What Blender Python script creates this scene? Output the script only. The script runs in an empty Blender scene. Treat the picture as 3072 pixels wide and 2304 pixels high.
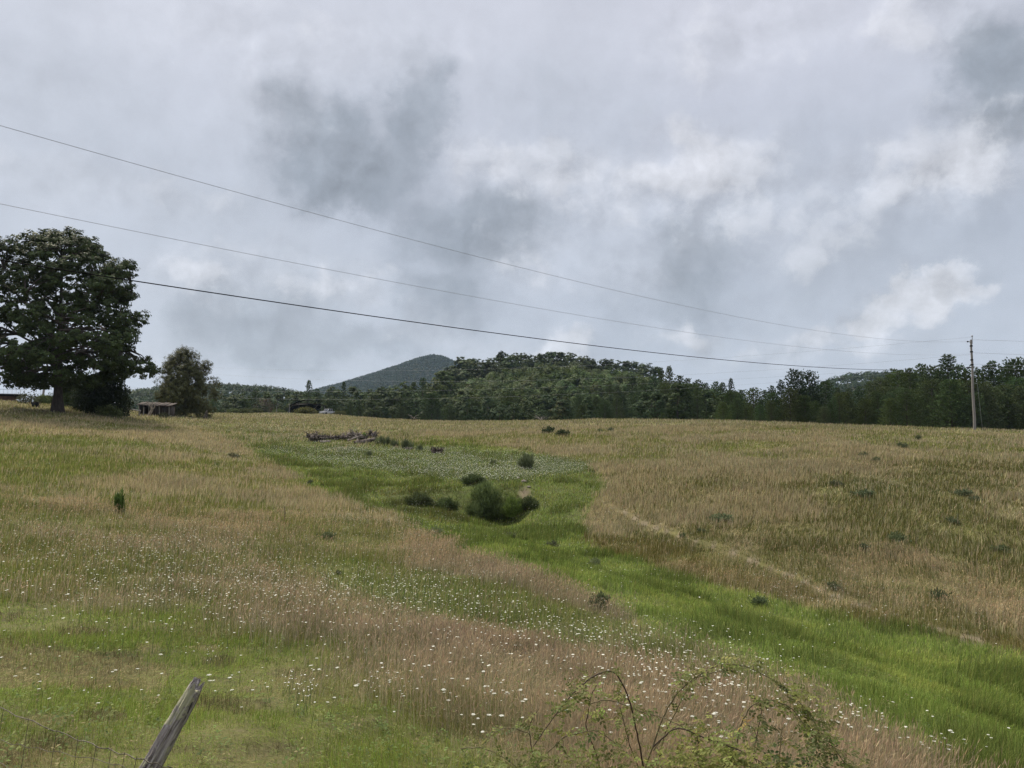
import bpy, math, random
import numpy as np
from mathutils import Vector, Matrix

random.seed(7)
RNG = np.random.default_rng(7)
SC = bpy.context.scene
COL = SC.collection
PI = math.pi

# ------------------------------------------------------------------ camera
F = 2277.0                      # focal length in photo pixels (3072 wide)
CX, CY, HORIZON = 1536.0, 1152.0, 1280.0
PITCH = math.atan((HORIZON - CY) / F)
cam_data = bpy.data.cameras.new('camera')
cam_data.sensor_width = 36.0
cam_data.lens = 36.0 * F / 3072.0
cam_data.clip_start = 0.05
cam_data.clip_end = 12000.0
cam = bpy.data.objects.new('camera', cam_data)
COL.objects.link(cam)
cam.location = (0, 0, 0)
cam.rotation_euler = (PI / 2 + PITCH, 0, 0)
SC.camera = cam

# ------------------------------------------------------------------ colour management, render settings
SC.view_settings.view_transform = 'Standard'
SC.view_settings.look = 'None'
SC.view_settings.gamma = 1.0
SC.view_settings.exposure = 0.75
SC.cycles.use_denoising = True
SC.cycles.denoising_input_passes = 'RGB_ALBEDO_NORMAL'
SC.cycles.denoising_prefilter = 'NONE'
SC.cycles.max_bounces = 6
SC.cycles.diffuse_bounces = 3
SC.cycles.transmission_bounces = 4
SC.cycles.volume_bounces = 0

CP, SP = math.cos(PITCH), math.sin(PITCH)


def ray(px, py):
    """World direction of a photo pixel, scaled so that y = 1."""
    a = (np.asarray(px, float) - CX) / F
    b = (CY - np.asarray(py, float)) / F
    y = CP - b * SP
    z = SP + b * CP
    return a / y, np.ones_like(a * b), z / y


def pt(px, py, D):
    x, y, z = ray(px, py)
    return np.array([float(x) * D, D, float(z) * D])


def project(x, y, z):
    d = y * CP + z * SP
    d = np.where(d < 0.05, 0.05, d)
    u = z * CP - y * SP
    return CX + F * x / d, CY - F * u / d


def lin(r, g, b):
    def c(v):
        v = v / 255.0
        return v / 12.92 if v <= 0.04045 else ((v + 0.055) / 1.055) ** 2.4
    return (c(r), c(g), c(b))


# ------------------------------------------------------------------ node helpers
class NT:
    def __init__(self, tree):
        self.t = tree

    def n(self, kind, **kw):
        nd = self.t.nodes.new(kind)
        for k, v in kw.items():
            setattr(nd, k, v)
        return nd

    def l(self, a, b):
        self.t.links.new(a, b)

    def math(self, op, a, b=None, c=None, clamp=False):
        nd = self.n('ShaderNodeMath', operation=op)
        nd.use_clamp = clamp
        for i, v in enumerate((a, b, c)):
            if v is None:
                continue
            if isinstance(v, (int, float)):
                nd.inputs[i].default_value = v
            else:
                self.l(v, nd.inputs[i])
        return nd.outputs[0]

    def vmath(self, op, a, b=None, c=None):
        nd = self.n('ShaderNodeVectorMath', operation=op)
        for i, v in enumerate((a, b, c)):
            if v is None:
                continue
            if isinstance(v, (tuple, list)):
                nd.inputs[i].default_value = v
            else:
                self.l(v, nd.inputs[i])
        return nd.outputs['Value'] if op == 'LENGTH' else nd.outputs[0]

    def noise(self, vec, scale, detail=4.0, rough=0.5, dist=0.0):
        nd = self.n('ShaderNodeTexNoise')
        nd.inputs['Scale'].default_value = scale
        nd.inputs['Detail'].default_value = detail
        nd.inputs['Roughness'].default_value = rough
        nd.inputs['Distortion'].default_value = dist
        if vec is not None:
            self.l(vec, nd.inputs['Vector'])
        return nd

    def mix(self, fac, a, b, blend='MIX'):
        nd = self.n('ShaderNodeMix', data_type='RGBA', blend_type=blend)
        nd.clamp_factor = True
        for s, v in ((nd.inputs[0], fac), (nd.inputs[6], a), (nd.inputs[7], b)):
            if isinstance(v, (int, float)):
                s.default_value = v
            elif isinstance(v, (tuple, list)):
                s.default_value = tuple(v)[:3] + (1.0,)
            else:
                self.l(v, s)
        return nd.outputs[2]

    def maprange(self, v, a, b, c=0.0, d=1.0, smooth=True):
        nd = self.n('ShaderNodeMapRange')
        nd.interpolation_type = 'SMOOTHSTEP' if smooth else 'LINEAR'
        self.l(v, nd.inputs['Value'])
        for k, val in zip(('From Min', 'From Max', 'To Min', 'To Max'), (a, b, c, d)):
            nd.inputs[k].default_value = val
        return nd.outputs[0]

    def ramp(self, fac, stops):
        nd = self.n('ShaderNodeValToRGB')
        cr = nd.color_ramp
        while len(cr.elements) < len(stops):
            cr.elements.new(0.5)
        for e, (p, c) in zip(cr.elements, stops):
            e.position = p
            e.color = tuple(c)[:3] + (1.0,)
        self.l(fac, nd.inputs[0])
        return nd.outputs[0]


# ------------------------------------------------------------------ sky
SUN_EL, SUN_AZ = 49.0, -42.0     # degrees; azimuth measured from +Y towards +X
SKY_STRENGTH = 0.10
world = bpy.data.worlds.new('World')
SC.world = world
world.use_nodes = True
wt = NT(world.node_tree)
world.node_tree.nodes.clear()
w_out = wt.n('ShaderNodeOutputWorld')
w_bg = wt.n('ShaderNodeBackground')
w_bg.inputs['Strength'].default_value = SKY_STRENGTH
wt.l(w_bg.outputs[0], w_out.inputs[0])
sky_tex = wt.n('ShaderNodeTexSky')
sky_tex.sky_type = 'NISHITA'
sky_tex.sun_disc = False
sky_tex.sun_elevation = math.radians(SUN_EL)
sky_tex.sun_rotation = math.radians(SUN_AZ)
sky_tex.air_density = 1.0
sky_tex.dust_density = 2.0
tc = wt.n('ShaderNodeTexCoord')
wdir = tc.outputs['Generated']
sep = wt.n('ShaderNodeSeparateXYZ')
wt.l(wdir, sep.inputs[0])
hyp = wt.math('SQRT', wt.math('ADD', wt.math('MULTIPLY', sep.outputs[0], sep.outputs[0]),
                              wt.math('MULTIPLY', sep.outputs[1], sep.outputs[1])))
az = wt.math('ARCTAN2', sep.outputs[0], sep.outputs[1])
el = wt.math('ARCTAN2', sep.outputs[2], hyp)
comb = wt.n('ShaderNodeCombineXYZ')
wt.l(az, comb.inputs[0])
wt.l(el, comb.inputs[1])
# billows: the cloud shapes are pushed about by fractal noise
n1 = wt.noise(wdir, 5.0, 3.0, 0.5)
n2 = wt.noise(wdir, 17.0, 7.0, 0.58)
warp = wt.vmath('ADD', wt.vmath('MULTIPLY', wt.vmath('SUBTRACT', n1.outputs['Color'], (0.5, 0.5, 0.5)), (0.12, 0.10, 0)),
                wt.vmath('MULTIPLY', wt.vmath('SUBTRACT', n2.outputs['Color'], (0.5, 0.5, 0.5)), (0.115, 0.10, 0)))
pos = wt.vmath('ADD', comb.outputs[0], warp)


def azel(px, py):
    x, y, z = [float(v) for v in ray(px, py)]
    return math.atan2(x, y), math.atan2(z, math.hypot(x, y))


def blobs(items):
    acc = None
    for px, py, rx, ry, w in items:
        a, e = azel(px, py)
        ia, ie = F / rx, F / ry
        v = wt.vmath('MULTIPLY_ADD', pos, (ia, ie, 0), (-a * ia, -e * ie, 0))
        g = wt.maprange(wt.vmath('LENGTH', v), 0.15, 1.0, w, 0.0)
        acc = g if acc is None else wt.math('ADD', acc, g)
    return acc


dark = blobs([
    (900, 430, 230, 260, .70), (1060, 590, 270, 150, .80), (1250, 350, 180, 260, .70), (1080, 430, 320, 260, .50), (1010, 520, 200, 130, .25),
    (1440, 690, 320, 190, .90), (1330, 830, 280, 130, .35), (1620, 640, 200, 110, .25),
    (2075, 740, 220, 180, .65), (1960, 860, 280, 160, .45), (2150, 640, 200, 120, .25),
    (3020, 260, 230, 300, 1.0), (2900, 120, 160, 160, .3),
    (760, 900, 400, 190, .62), (660, 950, 330, 130, .25), (1360, 935, 320, 110, .58), (1080, 1030, 430, 100, .52),
    (2780, 720, 420, 200, .35), (2330, 880, 420, 170, .30), (2400, 480, 300, 150, .22),
    (1700, 330, 420, 200, .20), (600, 620, 260, 220, .26), (180, 300, 420, 260, .22), (1820, 1010, 320, 70, .25),
])
bright = blobs([
    (1450, 480, 160, 100, .42), (1560, 545, 190, 130, .32), (1720, 500, 160, 100, .42), (1830, 590, 240, 140, .28),
    (2010, 480, 230, 130, .42), (2170, 470, 240, 140, .34), (2100, 590, 300, 150, .24), (1800, 640, 620, 240, .24), (1600, 800, 260, 120, .25), (2300, 620, 240, 160, .25),
    (2690, 940, 120, 70, 1.0), (2780, 890, 120, 62, .95), (2870, 850, 100, 52, .6), (2645, 985, 90, 45, .6),
    (2040, 985, 150, 70, .50), (1690, 1000, 150, 80, .55), (540, 815, 220, 100, .48), (1020, 850, 240, 90, .48), (740, 780, 300, 120, .30),
    (1280, 1000, 260, 80, .28), (2250, 90, 420, 180, .36), (2780, 60, 300, 140, .40),
    (2900, 480, 400, 190, .50), (2700, 590, 360, 150, .40), (2420, 760, 280, 100, .35), (830, 330, 180, 160, .25),
    (300, 560, 520, 110, .30), (900, 120, 800, 160, .28), (2350, 1060, 400, 70, .40), (2600, 1040, 300, 60, .3),
    (1530, 1060, 300, 70, .3), (330, 1080, 420, 80, .25), (1900, 800, 200, 110, .22),
])
base = wt.ramp(wt.maprange(el, 0.0, 0.62, 0, 1, False), [
    (0.0, lin(186, 193, 206)), (0.16, lin(180, 188, 202)), (0.42, lin(179, 186, 200)),
    (0.68, lin(193, 197, 210)), (1.0, lin(206, 207, 218))])
# the left of the sky is a little paler
left = wt.maprange(az, 0.35, -0.75, 0.0, 0.42)
base = wt.mix(left, base, lin(202, 208, 219))
fine = wt.noise(wdir, 9.0, 9.0, 0.58)
fine2 = wt.noise(wdir, 3.2, 4.0, 0.5)
puff = wt.noise(wt.vmath('ADD', wdir, wt.vmath('MULTIPLY', warp, (0.35, 0.0, 0.35))), 15.0, 9.0, 0.56)
puff_b = wt.noise(wt.vmath('ADD', wt.vmath('ADD', wdir, (-0.012, 0.0, 0.016)), wt.vmath('MULTIPLY', warp, (0.35, 0.0, 0.35))), 15.0, 9.0, 0.56)
pc = wt.math('SUBTRACT', puff.outputs[0], 0.5)
dsoft = wt.math('MULTIPLY', dark, 0.62)
dcrisp = wt.maprange(wt.math('MULTIPLY_ADD', pc, 1.7, dark), 0.22, 0.80, 0.0, 0.40)
dk = wt.math('ADD', dsoft, dcrisp, clamp=True)
bsoft = wt.math('MULTIPLY', bright, 0.50)
bcrisp = wt.maprange(wt.math('MULTIPLY_ADD', pc, 2.1, bright), 0.28, 0.72, 0.0, 0.42)
br = wt.math('ADD', bsoft, bcrisp, clamp=True)
relief = wt.math('SUBTRACT', puff.outputs[0], puff_b.outputs[0])
c1 = wt.mix(wt.math('MULTIPLY', dk, 1.0), base, lin(143, 151, 162))
c2 = wt.mix(wt.math('MULTIPLY', br, 0.88), c1, lin(214, 215, 221))
c3 = wt.mix(wt.maprange(fine2.outputs[0], 0.35, 0.65, 0.0, 0.30), c2, lin(189, 195, 206))
rl = wt.math('MULTIPLY', relief, wt.math('ADD', 0.12, wt.math('ADD', wt.math('MULTIPLY', dark, 0.45), wt.math('MULTIPLY', wt.math('MINIMUM', bright, 0.8), 0.8))))
mott = wt.math('ADD', wt.maprange(fine.outputs[0], 0.2, 0.8, 0.95, 1.05, False), wt.math('MULTIPLY', rl, 1.5))
cl = wt.vmath('SCALE', c3)
cl_node = cl.node
wt.l(wt.math('MULTIPLY', mott, 1.0 / SKY_STRENGTH), cl_node.inputs['Scale'])
# thin overcast is brightest overhead; boosted there, out of view, to brighten the ground
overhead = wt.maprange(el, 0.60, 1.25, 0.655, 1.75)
sun_dir_ = (math.sin(math.radians(SUN_AZ)) * math.cos(math.radians(SUN_EL)), math.cos(math.radians(SUN_AZ)) * math.cos(math.radians(SUN_EL)), math.sin(math.radians(SUN_EL)))
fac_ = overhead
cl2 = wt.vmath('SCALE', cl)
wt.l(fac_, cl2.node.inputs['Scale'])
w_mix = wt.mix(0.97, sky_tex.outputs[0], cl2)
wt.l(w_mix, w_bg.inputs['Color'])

# ------------------------------------------------------------------ sun (veiled by cloud)
sun_data = bpy.data.lights.new('sun', 'SUN')
sun_data.energy = 3.2
sun_data.angle = math.radians(10)
sun_data.color = (1.0, 0.90, 0.74)
sun = bpy.data.objects.new('sun', sun_data)
COL.objects.link(sun)
_a, _e = math.radians(SUN_AZ), math.radians(SUN_EL)
sdir = Vector((math.sin(_a) * math.cos(_e), math.cos(_a) * math.cos(_e), math.sin(_e)))
sun.rotation_euler = sdir.to_track_quat('Z', 'Y').to_euler()


# ------------------------------------------------------------------ mesh helpers
def tag(o, label=None, cat=None, group=None, kind=None):
    if label:
        o['label'] = label
    if cat:
        o['category'] = cat
    if group:
        o['group'] = group
    if kind:
        o['kind'] = kind
    return o


def empty(name, loc=(0, 0, 0), rz=0.0):
    o = bpy.data.objects.new(name, None)
    o.empty_display_size = 0.2
    o.location = loc
    o.rotation_euler = (0, 0, rz)
    COL.objects.link(o)
    return o


class MB:
    """Collects vertices and faces; build() links them as one mesh object."""
    def __init__(self):
        self.v, self.f, self.c, self.m, self.n = [], [], [], [], 0

    def add(self, V, Fc, col=None, mat=0):
        V = np.asarray(V, float).reshape(-1, 3)
        Fc = np.asarray(Fc, np.int64)
        if Fc.ndim == 1:
            Fc = Fc[None]
        self.v.append(V)
        self.f.append(Fc + self.n)
        self.m.append(np.full(len(Fc), mat, np.int32))
        if col is None:
            col = np.ones(3)
        c = np.asarray(col, float)
        if c.ndim == 1:
            c = np.repeat(c[None], len(V), 0)
        self.c.append(c)
        self.n += len(V)

    def box(self, lo, hi, col=None, mat=0, M=None):
        x0, y0, z0 = lo
        x1, y1, z1 = hi
        V = np.array([(x0, y0, z0), (x1, y0, z0), (x1, y1, z0), (x0, y1, z0), (x0, y0, z1), (x1, y0, z1), (x1, y1, z1), (x0, y1, z1)])
        if M is not None:
            V = V @ np.array(M.to_3x3()).T + np.array(M.translation)
        self.add(V, [(0, 3, 2, 1), (4, 5, 6, 7), (0, 1, 5, 4), (1, 2, 6, 5), (2, 3, 7, 6), (3, 0, 4, 7)], col, mat)

    def tube(self, P, R, n=6, col=None, mat=0, cap=True, rough=0.0, rng=None):
        P = np.asarray(P, float)
        R = np.full(len(P), R) if np.isscalar(R) else np.asarray(R, float)
        T = np.gradient(P, axis=0)
        T /= np.maximum(np.linalg.norm(T, axis=1, keepdims=True), 1e-9)
        ref = np.array([0, 0, 1.0]) if abs(T[0][2]) < 0.9 else np.array([1.0, 0, 0])
        A = np.cross(T, ref)
        A /= np.maximum(np.linalg.norm(A, axis=1, keepdims=True), 1e-9)
        B = np.cross(T, A)
        ang = np.arange(n) / n * 2 * PI
        rr = R[:, None] * np.ones(n)
        if rough and rng is not None:
            rr = rr * (1 + rough * rng.uniform(-1, 1, rr.shape))
        V = P[:, None, :] + rr[..., None] * (np.cos(ang)[None, :, None] * A[:, None, :] + np.sin(ang)[None, :, None] * B[:, None, :])
        k = len(P)
        i = np.arange(k - 1)[:, None] * n
        j = np.arange(n)[None]
        j2 = (j + 1) % n
        Q = np.stack([i + j, i + j2, i + n + j2, i + n + j], -1).reshape(-1, 4)
        base = self.n
        self.add(V.reshape(-1, 3), Q, col, mat)
        if cap:
            c0 = np.repeat(P[:1], 1, 0)
            c1 = np.repeat(P[-1:], 1, 0)
            cc = np.asarray(col if col is not None else np.ones(3), float)
            cc = cc[0] if cc.ndim > 1 else cc
            self.add(np.vstack([V[0], c0]), np.array([(a, n, (a + 1) % n) for a in range(n)]), cc, mat)
            self.add(np.vstack([V[-1], c1]), np.array([((a + 1) % n, n, a) for a in range(n)]), cc, mat)

    def mesh(self, name, mats, smooth=False):
        V = np.vstack(self.v).astype(np.float32)
        C = np.vstack(self.c).astype(np.float32)
        me = bpy.data.meshes.new(name)
        me.vertices.add(len(V))
        me.vertices.foreach_set('co', V.ravel())
        loops = np.concatenate([f.ravel() for f in self.f])
        tot = np.concatenate([np.full(len(f), f.shape[1]) for f in self.f])
        start = np.concatenate([[0], np.cumsum(tot)[:-1]])
        me.loops.add(len(loops))
        me.loops.foreach_set('vertex_index', loops.astype(np.int32))
        me.polygons.add(len(tot))
        me.polygons.foreach_set('loop_start', start.astype(np.int32))
        me.polygons.foreach_set('loop_total', tot.astype(np.int32))
        me.polygons.foreach_set('material_index', np.concatenate(self.m))
        if smooth:
            me.polygons.foreach_set('use_smooth', np.ones(len(tot), bool))
        at = me.attributes.new('Col', 'FLOAT_COLOR', 'POINT')
        at.data.foreach_set('color', np.hstack([C, np.ones((len(C), 1), np.float32)]).ravel())
        for m in (mats if isinstance(mats, (list, tuple)) else [mats]):
            me.materials.append(m)
        me.update(calc_edges=True)
        me.validate()
        return me

    def build(self, name, mats, parent=None, smooth=False, loc=None):
        o = bpy.data.objects.new(name, self.mesh(name, mats, smooth))
        COL.objects.link(o)
        if parent is not None:
            o.parent = parent
        if loc is not None:
            o.location = loc
        return o


def unit(V):
    return V / np.maximum(np.linalg.norm(V, axis=-1, keepdims=True), 1e-9)


def leaves(mb, P, S, rng, asp=0.6, up=0.4, axis=None, col=None, mat=0, out=None):
    """Rhombic leaf faces at points P. axis: long direction (else random); up: bias of the normals upward."""
    n = len(P)
    S = np.broadcast_to(np.asarray(S, float), (n,))
    N = rng.normal(size=(n, 3))
    N[:, 2] = np.abs(N[:, 2]) * 0.7 + up
    N = unit(N)
    if out is not None:
        N = unit(N * 0.62 + out)
    T = unit(np.cross(N, rng.normal(size=(n, 3)))) if axis is None else unit(axis)
    B = unit(np.cross(N, T))
    s = S[:, None]
    V = np.stack([P + T * s, P + B * s * asp, P - T * s, P - B * s * asp], 1).reshape(-1, 3)
    Q = np.arange(4 * n).reshape(n, 4)
    if col is None:
        col = np.repeat(rng.uniform(0.72, 1.28, (n, 1)), 3, 1)
    mb.add(V, Q, np.repeat(col, 4, 0), mat)


def frac(v):
    return v - np.floor(v)


def vnoise(x, y, seed=0.0):
    xi, yi = np.floor(x), np.floor(y)
    fx, fy = x - xi, y - yi
    fx = fx * fx * (3 - 2 * fx)
    fy = fy * fy * (3 - 2 * fy)

    def h(a, b):
        return frac(np.sin(a * 127.1 + b * 311.7 + seed * 74.7) * 43758.5453)
    return (h(xi, yi) * (1 - fx) + h(xi + 1, yi) * fx) * (1 - fy) + (h(xi, yi + 1) * (1 - fx) + h(xi + 1, yi + 1) * fx) * fy


def fbm(x, y, seed=0.0, octs=4):
    s, a, t = 0.0, 0.5, 0.0
    for k in range(octs):
        s = s + a * vnoise(x * 2 ** k, y * 2 ** k, seed + k * 1.7)
        t += a
        a *= 0.5
    return s / t


# ------------------------------------------------------------------ materials
def new_mat(name):
    m = bpy.data.materials.new(name)
    m.use_nodes = True
    m.node_tree.nodes.clear()
    t = NT(m.node_tree)
    out = t.n('ShaderNodeOutputMaterial')
    return m, t, out


def mat_foliage(name, trans=0.3, use_obj=True, rough=0.6, spec=0.25):
    """Vertex tint times the object's own colour; a thin leaf that lets some light through."""
    m, t, out = new_mat(name)
    at = t.n('ShaderNodeAttribute', attribute_name='Col')
    col = at.outputs['Color']
    if use_obj:
        oi = t.n('ShaderNodeObjectInfo')
        col = t.mix(1.0, col, oi.outputs['Color'], 'MULTIPLY')
    b = t.n('ShaderNodeBsdfPrincipled')
    b.inputs['Roughness'].default_value = rough
    b.inputs['Specular IOR Level'].default_value = spec
    t.l(col, b.inputs['Base Color'])
    tr = t.n('ShaderNodeBsdfTranslucent')
    t.l(col, tr.inputs['Color'])
    mx = t.n('ShaderNodeMixShader')
    mx.inputs[0].default_value = trans
    t.l(b.outputs[0], mx.inputs[1])
    t.l(tr.outputs[0], mx.inputs[2])
    t.l(mx.outputs[0], out.inputs[0])
    return m


def mat_plain(name, colour, rough=0.7, var=0.25, scale=3.0, metal=0.0, bump=0.0, stretch=(1, 1, 1), use_col=False, spec=0.3):
    """Principled with two scales of noise in its colour and an optional bump."""
    m, t, out = new_mat(name)
    tcn = t.n('ShaderNodeTexCoord')
    v = t.vmath('MULTIPLY', tcn.outputs['Object'], stretch)
    na = t.noise(v, scale, 5.0, 0.6)
    nb = t.noise(v, scale * 6.3, 4.0, 0.6)
    c = tuple(colour)
    lo = tuple(x * (1 - var) for x in c)
    hi = tuple(x * (1 + var) for x in c)
    col = t.mix(t.maprange(na.outputs[0], 0.3, 0.7), lo, hi)
    col = t.mix(t.maprange(nb.outputs[0], 0.25, 0.75, 0.0, 0.5), col, tuple(x * (1 - 1.3 * var) if 1.3 * var < 1 else 0 for x in c))
    if use_col:
        at = t.n('ShaderNodeAttribute', attribute_name='Col')
        col = t.mix(1.0, col, at.outputs['Color'], 'MULTIPLY')
    b = t.n('ShaderNodeBsdfPrincipled')
    b.inputs['Roughness'].default_value = rough
    b.inputs['Metallic'].default_value = metal
    b.inputs['Specular IOR Level'].default_value = spec
    t.l(col, b.inputs['Base Color'])
    if bump:
        bp = t.n('ShaderNodeBump')
        bp.inputs['Strength'].default_value = bump
        bp.inputs['Distance'].default_value = 0.02
        t.l(nb.outputs[0], bp.inputs['Height'])
        t.l(bp.outputs[0], b.inputs['Normal'])
    t.l(b.outputs[0], out.inputs[0])
    return m


M_GRASS = mat_foliage('grass_blade', 0.30, use_obj=False, rough=0.7, spec=0.06)
M_LEAF = mat_foliage('tree_leaf', 0.25, spec=0.06)
M_LEAF_OAK = mat_foliage('oak_leaf', 0.15, spec=0.05)
M_NEEDLE = mat_foliage('pine_needle', 0.18, spec=0.05)
M_ROSE_LEAF = mat_foliage('rose_leaf', 0.35, rough=0.6, spec=0.12)
M_PETAL = mat_foliage('white_petal', 0.25, use_obj=False, rough=0.8)
M_BARK = mat_plain('bark', (0.075, 0.062, 0.052), 0.9, 0.45, 2.0, bump=0.6, stretch=(3, 3, 0.6))
M_BARK_OAK = mat_plain('oak_bark', (0.062, 0.050, 0.044), 0.9, 0.45, 3.0, bump=0.8, stretch=(3, 3, 0.5))
M_DEADWOOD = mat_plain('dead_wood', (0.20, 0.178, 0.16), 0.95, 0.6, 5.0, spec=0.1, bump=0.9, use_col=True)
M_POLE = mat_plain('pole_wood', (0.215, 0.20, 0.185), 0.85, 0.25, 2.0, bump=0.4, stretch=(4, 4, 0.3))
M_STEEL = mat_plain('galvanised_steel', (0.30, 0.31, 0.32), 0.5, 0.2, 6.0, metal=0.6)
M_CABLE = mat_plain('black_cable', (0.009, 0.009, 0.010), 0.95, 0.2, 5.0, spec=0.05)
M_WIRE = mat_plain('aluminium_wire', (0.34, 0.35, 0.37), 0.5, 0.2, 5.0, metal=0.3)
M_FARWIRE = mat_plain('pale_wire', (0.30, 0.31, 0.32), 0.5, 0.2, 5.0, metal=0.3)

# ------------------------------------------------------------------ terrain
COLS = {
    -700: [(2304, 5.2), (2000, 8.6), (1700, 16), (1550, 23), (1400, 38), (1290, 58), (1215, 80), (1195, 92), (1195, 110), (1204, 150), (1220, 220)],
    0: [(2304, 5.5), (2150, 6.8), (2000, 9), (1850, 12), (1700, 17), (1550, 25), (1400, 40), (1300, 60), (1230, 82), (1208, 92), (1205, 104), (1212, 140), (1226, 220)],
    400: [(2304, 5.6), (2150, 7), (2000, 9.5), (1850, 13), (1700, 19), (1550, 28), (1400, 44), (1320, 60), (1273, 80), (1251, 98), (1242, 112), (1237, 130), (1235, 160), (1246, 220)],
    800: [(2304, 5.8), (2150, 7.3), (2000, 10), (1850, 14), (1700, 21), (1550, 32), (1450, 44), (1400, 52), (1350, 64), (1300, 82), (1270, 105), (1250, 150), (1240, 185), (1242, 240)],
    1010: [(1275, 108), (1259, 140), (1248, 170), (1244, 195), (1250, 240)],
    1200: [(2304, 6), (2150, 7.7), (2000, 10.5), (1850, 15), (1700, 22.5), (1600, 30), (1545, 38.5), (1480, 45), (1400, 55), (1350, 66), (1300, 86), (1275, 110), (1264, 140), (1260, 165), (1275, 220)],
    1500: [(2304, 6.2), (2150, 8), (2000, 10.9), (1850, 15.2), (1750, 18.6), (1670, 22.6), (1630, 24.8), (1575, 39.5), (1540, 42.3), (1440, 46.8), (1400, 53.5), (1340, 67), (1300, 83), (1272, 115), (1264, 145), (1285, 210)],
    1800: [(2304, 6.6), (2150, 8.4), (2000, 11.4), (1850, 15.3), (1785, 17.2), (1750, 18.2), (1690, 30.4), (1640, 34), (1560, 39), (1500, 42.7), (1420, 50), (1350, 62), (1300, 78), (1270, 100), (1260, 122), (1290, 180)],
    2150: [(2304, 7.1), (2150, 9.1), (2000, 11.9), (1930, 13.5), (1890, 14.2), (1820, 23.4), (1750, 27.2), (1700, 29.3), (1600, 33.5), (1500, 39.6), (1400, 51), (1320, 68), (1280, 85), (1264, 102), (1285, 150)],
    2500: [(2304, 7.8), (2150, 9.9), (2060, 11.4), (2010, 12.2), (1940, 18.8), (1850, 22.4), (1780, 25.2), (1700, 28.2), (1600, 32.6), (1500, 38.4), (1400, 49), (1320, 66), (1288, 80), (1276, 92), (1295, 135)],
    2923: [(2304, 8.6), (2200, 10.0), (2150, 10.8), (2080, 14.8), (2000, 17.6), (1920, 20.2), (1850, 22.6), (1780, 25.4), (1700, 28.5), (1600, 33), (1500, 39.4), (1400, 50), (1330, 66), (1303, 77), (1292, 84), (1290, 92), (1310, 130)],
    3700: [(2304, 11), (2150, 14), (2000, 17), (1850, 22), (1700, 29), (1500, 42), (1400, 54), (1320, 74), (1296, 92), (1310, 130)],
}
cp = []
for px, rows in COLS.items():
    for py, D in rows:
        x, y, z = pt(px, py, D)
        cp.append((math.atan2(x, y), math.log(math.hypot(x, y)), z))
for adeg in (-50, -30, -10, 10, 30, 50):
    cp.append((math.radians(adeg), math.log(1.0), -1.65))
    cp.append((math.radians(adeg), math.log(2.6), -1.95 - 0.2 * (adeg > 0)))
for adeg, zf in ((-44, 4.0), (-30, 4.0), (-18, 3.0), (-6, 0.0), (6, -2), (18, -3.0), (30, -3.5), (44, -3.5)):
    cp.append((math.radians(adeg), math.log(300.0), zf))
cp = np.array(cp)
US, VS = 1.0, 0.42              # relative scale of angle and log-distance


def tps(d2):
    return 0.5 * d2 * np.log(np.maximum(d2, 1e-12))


_P = np.stack([cp[:, 0] * US, cp[:, 1] * VS], 1)
_n = len(_P)
_K = tps(((_P[:, None] - _P[None]) ** 2).sum(-1)) + np.eye(_n) * 2e-4
_A = np.zeros((_n + 3, _n + 3))
_A[:_n, :_n] = _K
_A[:_n, _n] = 1
_A[:_n, _n + 1:] = _P
_A[_n:, :_n] = _A[:_n, _n:].T
_w = np.linalg.solve(_A, np.concatenate([cp[:, 2], np.zeros(3)]))


def sstep(a, b, v):
    t = np.clip((v - a) / (b - a), 0, 1)
    return t * t * (3 - 2 * t)


def hills(x, y):
    h = -3.0 + 0 * x
    h = h + 25.0 * np.exp(-((x - 20) / np.where(x < 20, 62.0, 78.0)) ** 2) * np.exp(-((y - 420) / np.where(y < 420, 118.0, 200.0)) ** 2)
    h = h + 34.0 * np.exp(-((x + 285) / np.where(x < -285, 150.0, 170.0)) ** 2 - ((y - 760) / 200) ** 2)
    h = h + 52.0 * np.exp(-((x - 385) / np.where(x < 385, 92.0, 120.0)) ** 2 - ((y - 820) / 190) ** 2)
    h = h + 207.0 * np.exp(-(np.sqrt((x + 218) ** 2 + 250) / np.where(x < -218, 412.0, 290.0)) ** 1.25) * np.exp(-((y - 2250) / np.where(y < 2250, 620.0, 400.0)) ** 2)
    return h


def height_exact(th, lr):
    """Ground height for azimuth th and log-distance lr."""
    tc_ = np.clip(th, -0.86, 0.86)
    q = np.stack([tc_ * US, np.clip(lr, 0.0, math.log(300)) * VS], -1).reshape(-1, 2)
    out = np.empty(len(q))
    for i in range(0, len(q), 20000):
        b = q[i:i + 20000]
        K = tps(((b[:, None] - _P[None]) ** 2).sum(-1))
        out[i:i + 20000] = K @ _w[:_n] + _w[_n] + b @ _w[_n + 1:]
    z = out.reshape(np.shape(th))
    r = np.exp(lr)
    x, y = r * np.sin(th), r * np.cos(th)
    back = sstep(0.9, 1.5, np.abs(th))
    z = z * (1 - back) + (-1.7) * back
    bump = (fbm(x * 0.22, y * 0.22, 3) - 0.5) * 0.34 + (fbm(x * 0.9, y * 0.9, 5, 3) - 0.5) * 0.14
    z = z + bump * sstep(2.5, 9, r) * (1 - sstep(300, 400, r))
    far = sstep(215, 330, r)
    z = z * (1 - far) + (hills(x, y) + (fbm(x * 0.02, y * 0.02, 9) - 0.5) * np.minimum(6, r * 0.01)) * far
    # the eroded hollow at the head of the gully and its bank
    gx, gy = -1.2, 42.6
    z = z - 1.15 * np.exp(-(((x - gx) / 2.1) ** 2 + ((y - gy) / 2.1) ** 2) ** 1.5)
    # mound of scraped earth before the stumps
    mx, my = -14.3, 65.0
    z = z + 0.38 * np.exp(-((x - mx) / 1.7) ** 2 - ((y - my) / 1.6) ** 2)
    return z


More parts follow.
